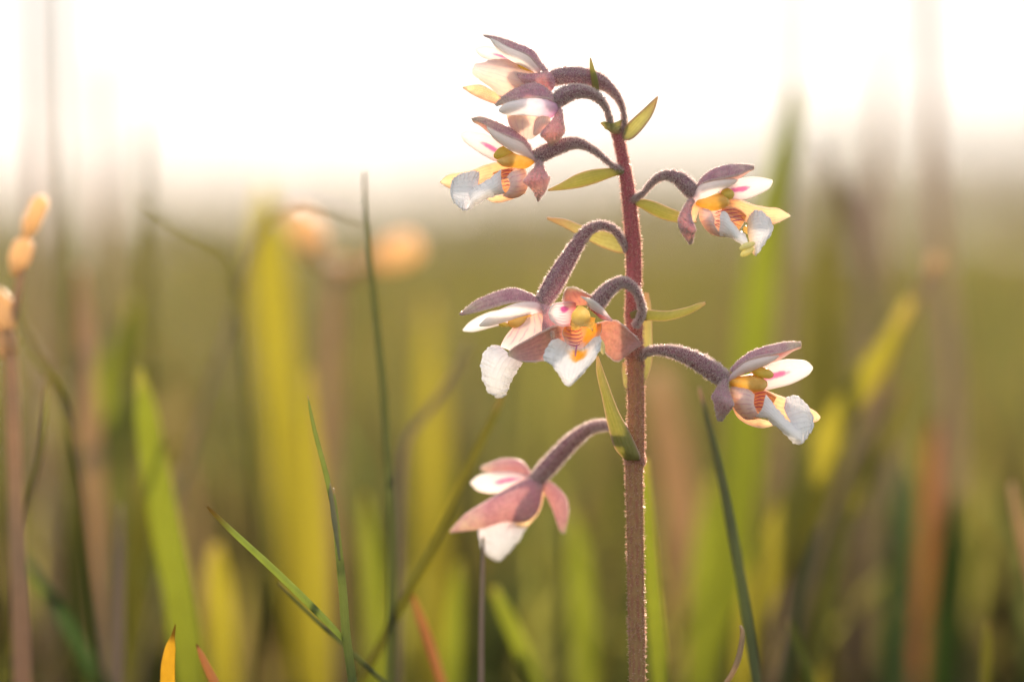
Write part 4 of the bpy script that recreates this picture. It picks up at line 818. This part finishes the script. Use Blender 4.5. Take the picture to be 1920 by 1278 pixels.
blade('wide dim green leaf behind the broad lime blade', [(330, 690), (280, 720), (235, 790), (210, 880), (200, 1000), (195, 1150)], [16, 44, 56, 60], 22.0, G_GRN)
blade('pale green blade tip curling out behind the broad lime blade', [(342, 830), (312, 850), (286, 885), (268, 940), (260, 1020)], [14, 40, 46, 46], 18.0, G_OLI)
blade('rusty streak of a dead blade right of the golden blade', [(1756, 780), (1752, 850), (1746, 920), (1740, 1000)], [14, 30, 34, 34], 20.0, G_RUS)
blade('dark green wide blade in the lower right meadow', [(1800, 930), (1790, 1010), (1780, 1100), (1772, 1200), (1768, 1278)], [20, 60, 74, 80], 20.0, grass('grass_deep', (.07, .11, .03), (.10, .145, .04), (.18, .19, .07)))
blade('blue-green hazy blade left of the brown reed', [(1706, 880), (1700, 960), (1694, 1040), (1690, 1130)], [24, 54, 60, 60], 20.0, grass('grass_sea_green', (.11, .15, .07), (.15, .195, .10), (.2, .23, .12)))

blade('hazy olive blade left of the bulrush', [(1556, 320), (1552, 420), (1548, 560), (1545, 720), (1540, 900)], [14, 44, 54, 56], 26.0, G_OLI)
blade('tan upright blade behind the dark green crossing leaf', [(148, 500), (153, 620), (163, 760), (175, 900)], [14, 38, 44, 44], 16.0, G_STR)
blade('dim lime leaf spreading left of the broad lime blade', [(250, 560), (226, 640), (200, 740), (182, 860), (172, 1000)], [14, 50, 60, 60], 20.0, G_LIME)
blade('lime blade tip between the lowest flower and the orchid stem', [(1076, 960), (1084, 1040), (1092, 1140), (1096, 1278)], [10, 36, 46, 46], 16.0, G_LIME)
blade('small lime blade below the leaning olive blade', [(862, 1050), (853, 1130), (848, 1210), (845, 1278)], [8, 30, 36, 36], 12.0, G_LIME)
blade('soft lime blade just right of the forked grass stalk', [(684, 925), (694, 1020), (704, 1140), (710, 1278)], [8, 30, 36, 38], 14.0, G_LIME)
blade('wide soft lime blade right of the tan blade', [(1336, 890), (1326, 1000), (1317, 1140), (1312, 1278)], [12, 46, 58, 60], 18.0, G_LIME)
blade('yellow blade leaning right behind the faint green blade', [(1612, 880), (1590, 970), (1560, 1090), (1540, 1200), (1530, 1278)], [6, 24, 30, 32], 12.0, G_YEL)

# tall pale reeds blurred against the sky
def reed(label, pts, d, mat=G_TAN, group='tall blurred reeds'):
    r = tag(stalk('reed', [(x, y, q * 1.15) for x, y, q in pts], d, mat, n=30), label, 'reed', group); return r
reed('tall pale tan reed at the far left reaching the sky', [(66, -160, 7), (68, 60, 9), (70, 250, 11), (74, 450, 12), (78, 650, 13)], 26)
reed('slim greenish reed right of the pale tan reed', [(112, -140, 4), (116, 100, 6), (121, 300, 7), (124, 480, 8), (126, 640, 9)], 20, G_OLI)
reed('shorter faint reed ending in the sky left of the thin blades', [(190, 110, 8), (190, 200, 10), (192, 330, 11), (194, 480, 11)], 34)
reed('short faint olive reed beside the dark arching blade', [(268, 210, 5), (268, 300, 8), (270, 420, 9), (268, 560, 10)], 22, G_OLI)
reed('tall brown reed at the far right leaning slightly', [(1730, -160, 9), (1738, 60, 11), (1748, 250, 12), (1762, 450, 13), (1776, 650, 14), (1786, 860, 14)], 26)
reed('faint straw reed behind the broad olive-lime blade', [(1492, -120, 4), (1486, 40, 6), (1482, 170, 7), (1478, 300, 8)], 20)
reed('faint tan reed between olive blade and brown reed', [(1664, 60, 7), (1654, 200, 9), (1642, 340, 10), (1634, 500, 11)], 30)
rh = empty('bulrush'); tag(rh, 'short blurred bulrush with a dark brown head', 'bulrush')
stalk('stalk', [(1632, 540, 6), (1640, 700, 7), (1650, 900, 8)], 40, G_BRN, rh)
stalk('head', [(1612, 335, 5), (1616, 360, 18), (1622, 420, 26), (1628, 490, 26), (1632, 540, 14), (1633, 555, 4)], 40, G_DRK, rh, to_ground=False)
blade('faint brown leaf leaning off the bulrush', [(1532, 250), (1560, 320), (1590, 400), (1612, 480), (1630, 580)], [8, 20, 24, 24], 22.0, G_BRN)

# seed heads
def seed_plant(label, stalk_pts, heads, d, mat=G_STR, group=None):
    s = empty('seed_plant'); tag(s, label, 'seed plant', group)
    for i, pt in enumerate(stalk_pts): stalk('stalk' if i == 0 else 'branch', pt, d, mat, s, to_ground=(i == 0))
    for i, (x, y, rx, ry, rot) in enumerate(heads):
        h = blob('seed_head', (x, y, d * 100), (rx, ry, ry), rot, G_HEAD, s, seed=i + 3, lump=.16, tip=.3)
    return s
seed_plant('twin tan seed heads on one blurred dry stalk', [[(628, 505, 13), (624, 600, 18), (618, 720, 20), (616, 860, 20), (618, 1000, 18)], [(582, 450, 11), (600, 480, 13), (628, 520, 14)], [(705, 495, 10), (670, 505, 12), (630, 525, 13)]],
           [(573, 430, 50, 28, 60), (740, 474, 54, 30, -15), (640, 512, 28, 20, -60)], 19)
seed_plant('golden seed tip at the top of the golden slanting blade', [[(1742, 515, 6), (1722, 550, 8), (1690, 620, 9)]], [(1750, 496, 20, 14, -60)], 14)
sp = seed_plant('reddish stalk with silky pale buds at the left edge', [[(18, 615, 10), (22, 700, 13), (26, 820, 14), (30, 950, 15), (36, 1100, 16), (42, 1278, 18)], [(40, 500, 6), (34, 540, 7), (24, 600, 9)]],
           [(63, 408, 46, 17, -66), (38, 482, 38, 20, -68), (6, 585, 46, 22, 82), (12, 640, 32, 20, 85)], 5, G_RED)
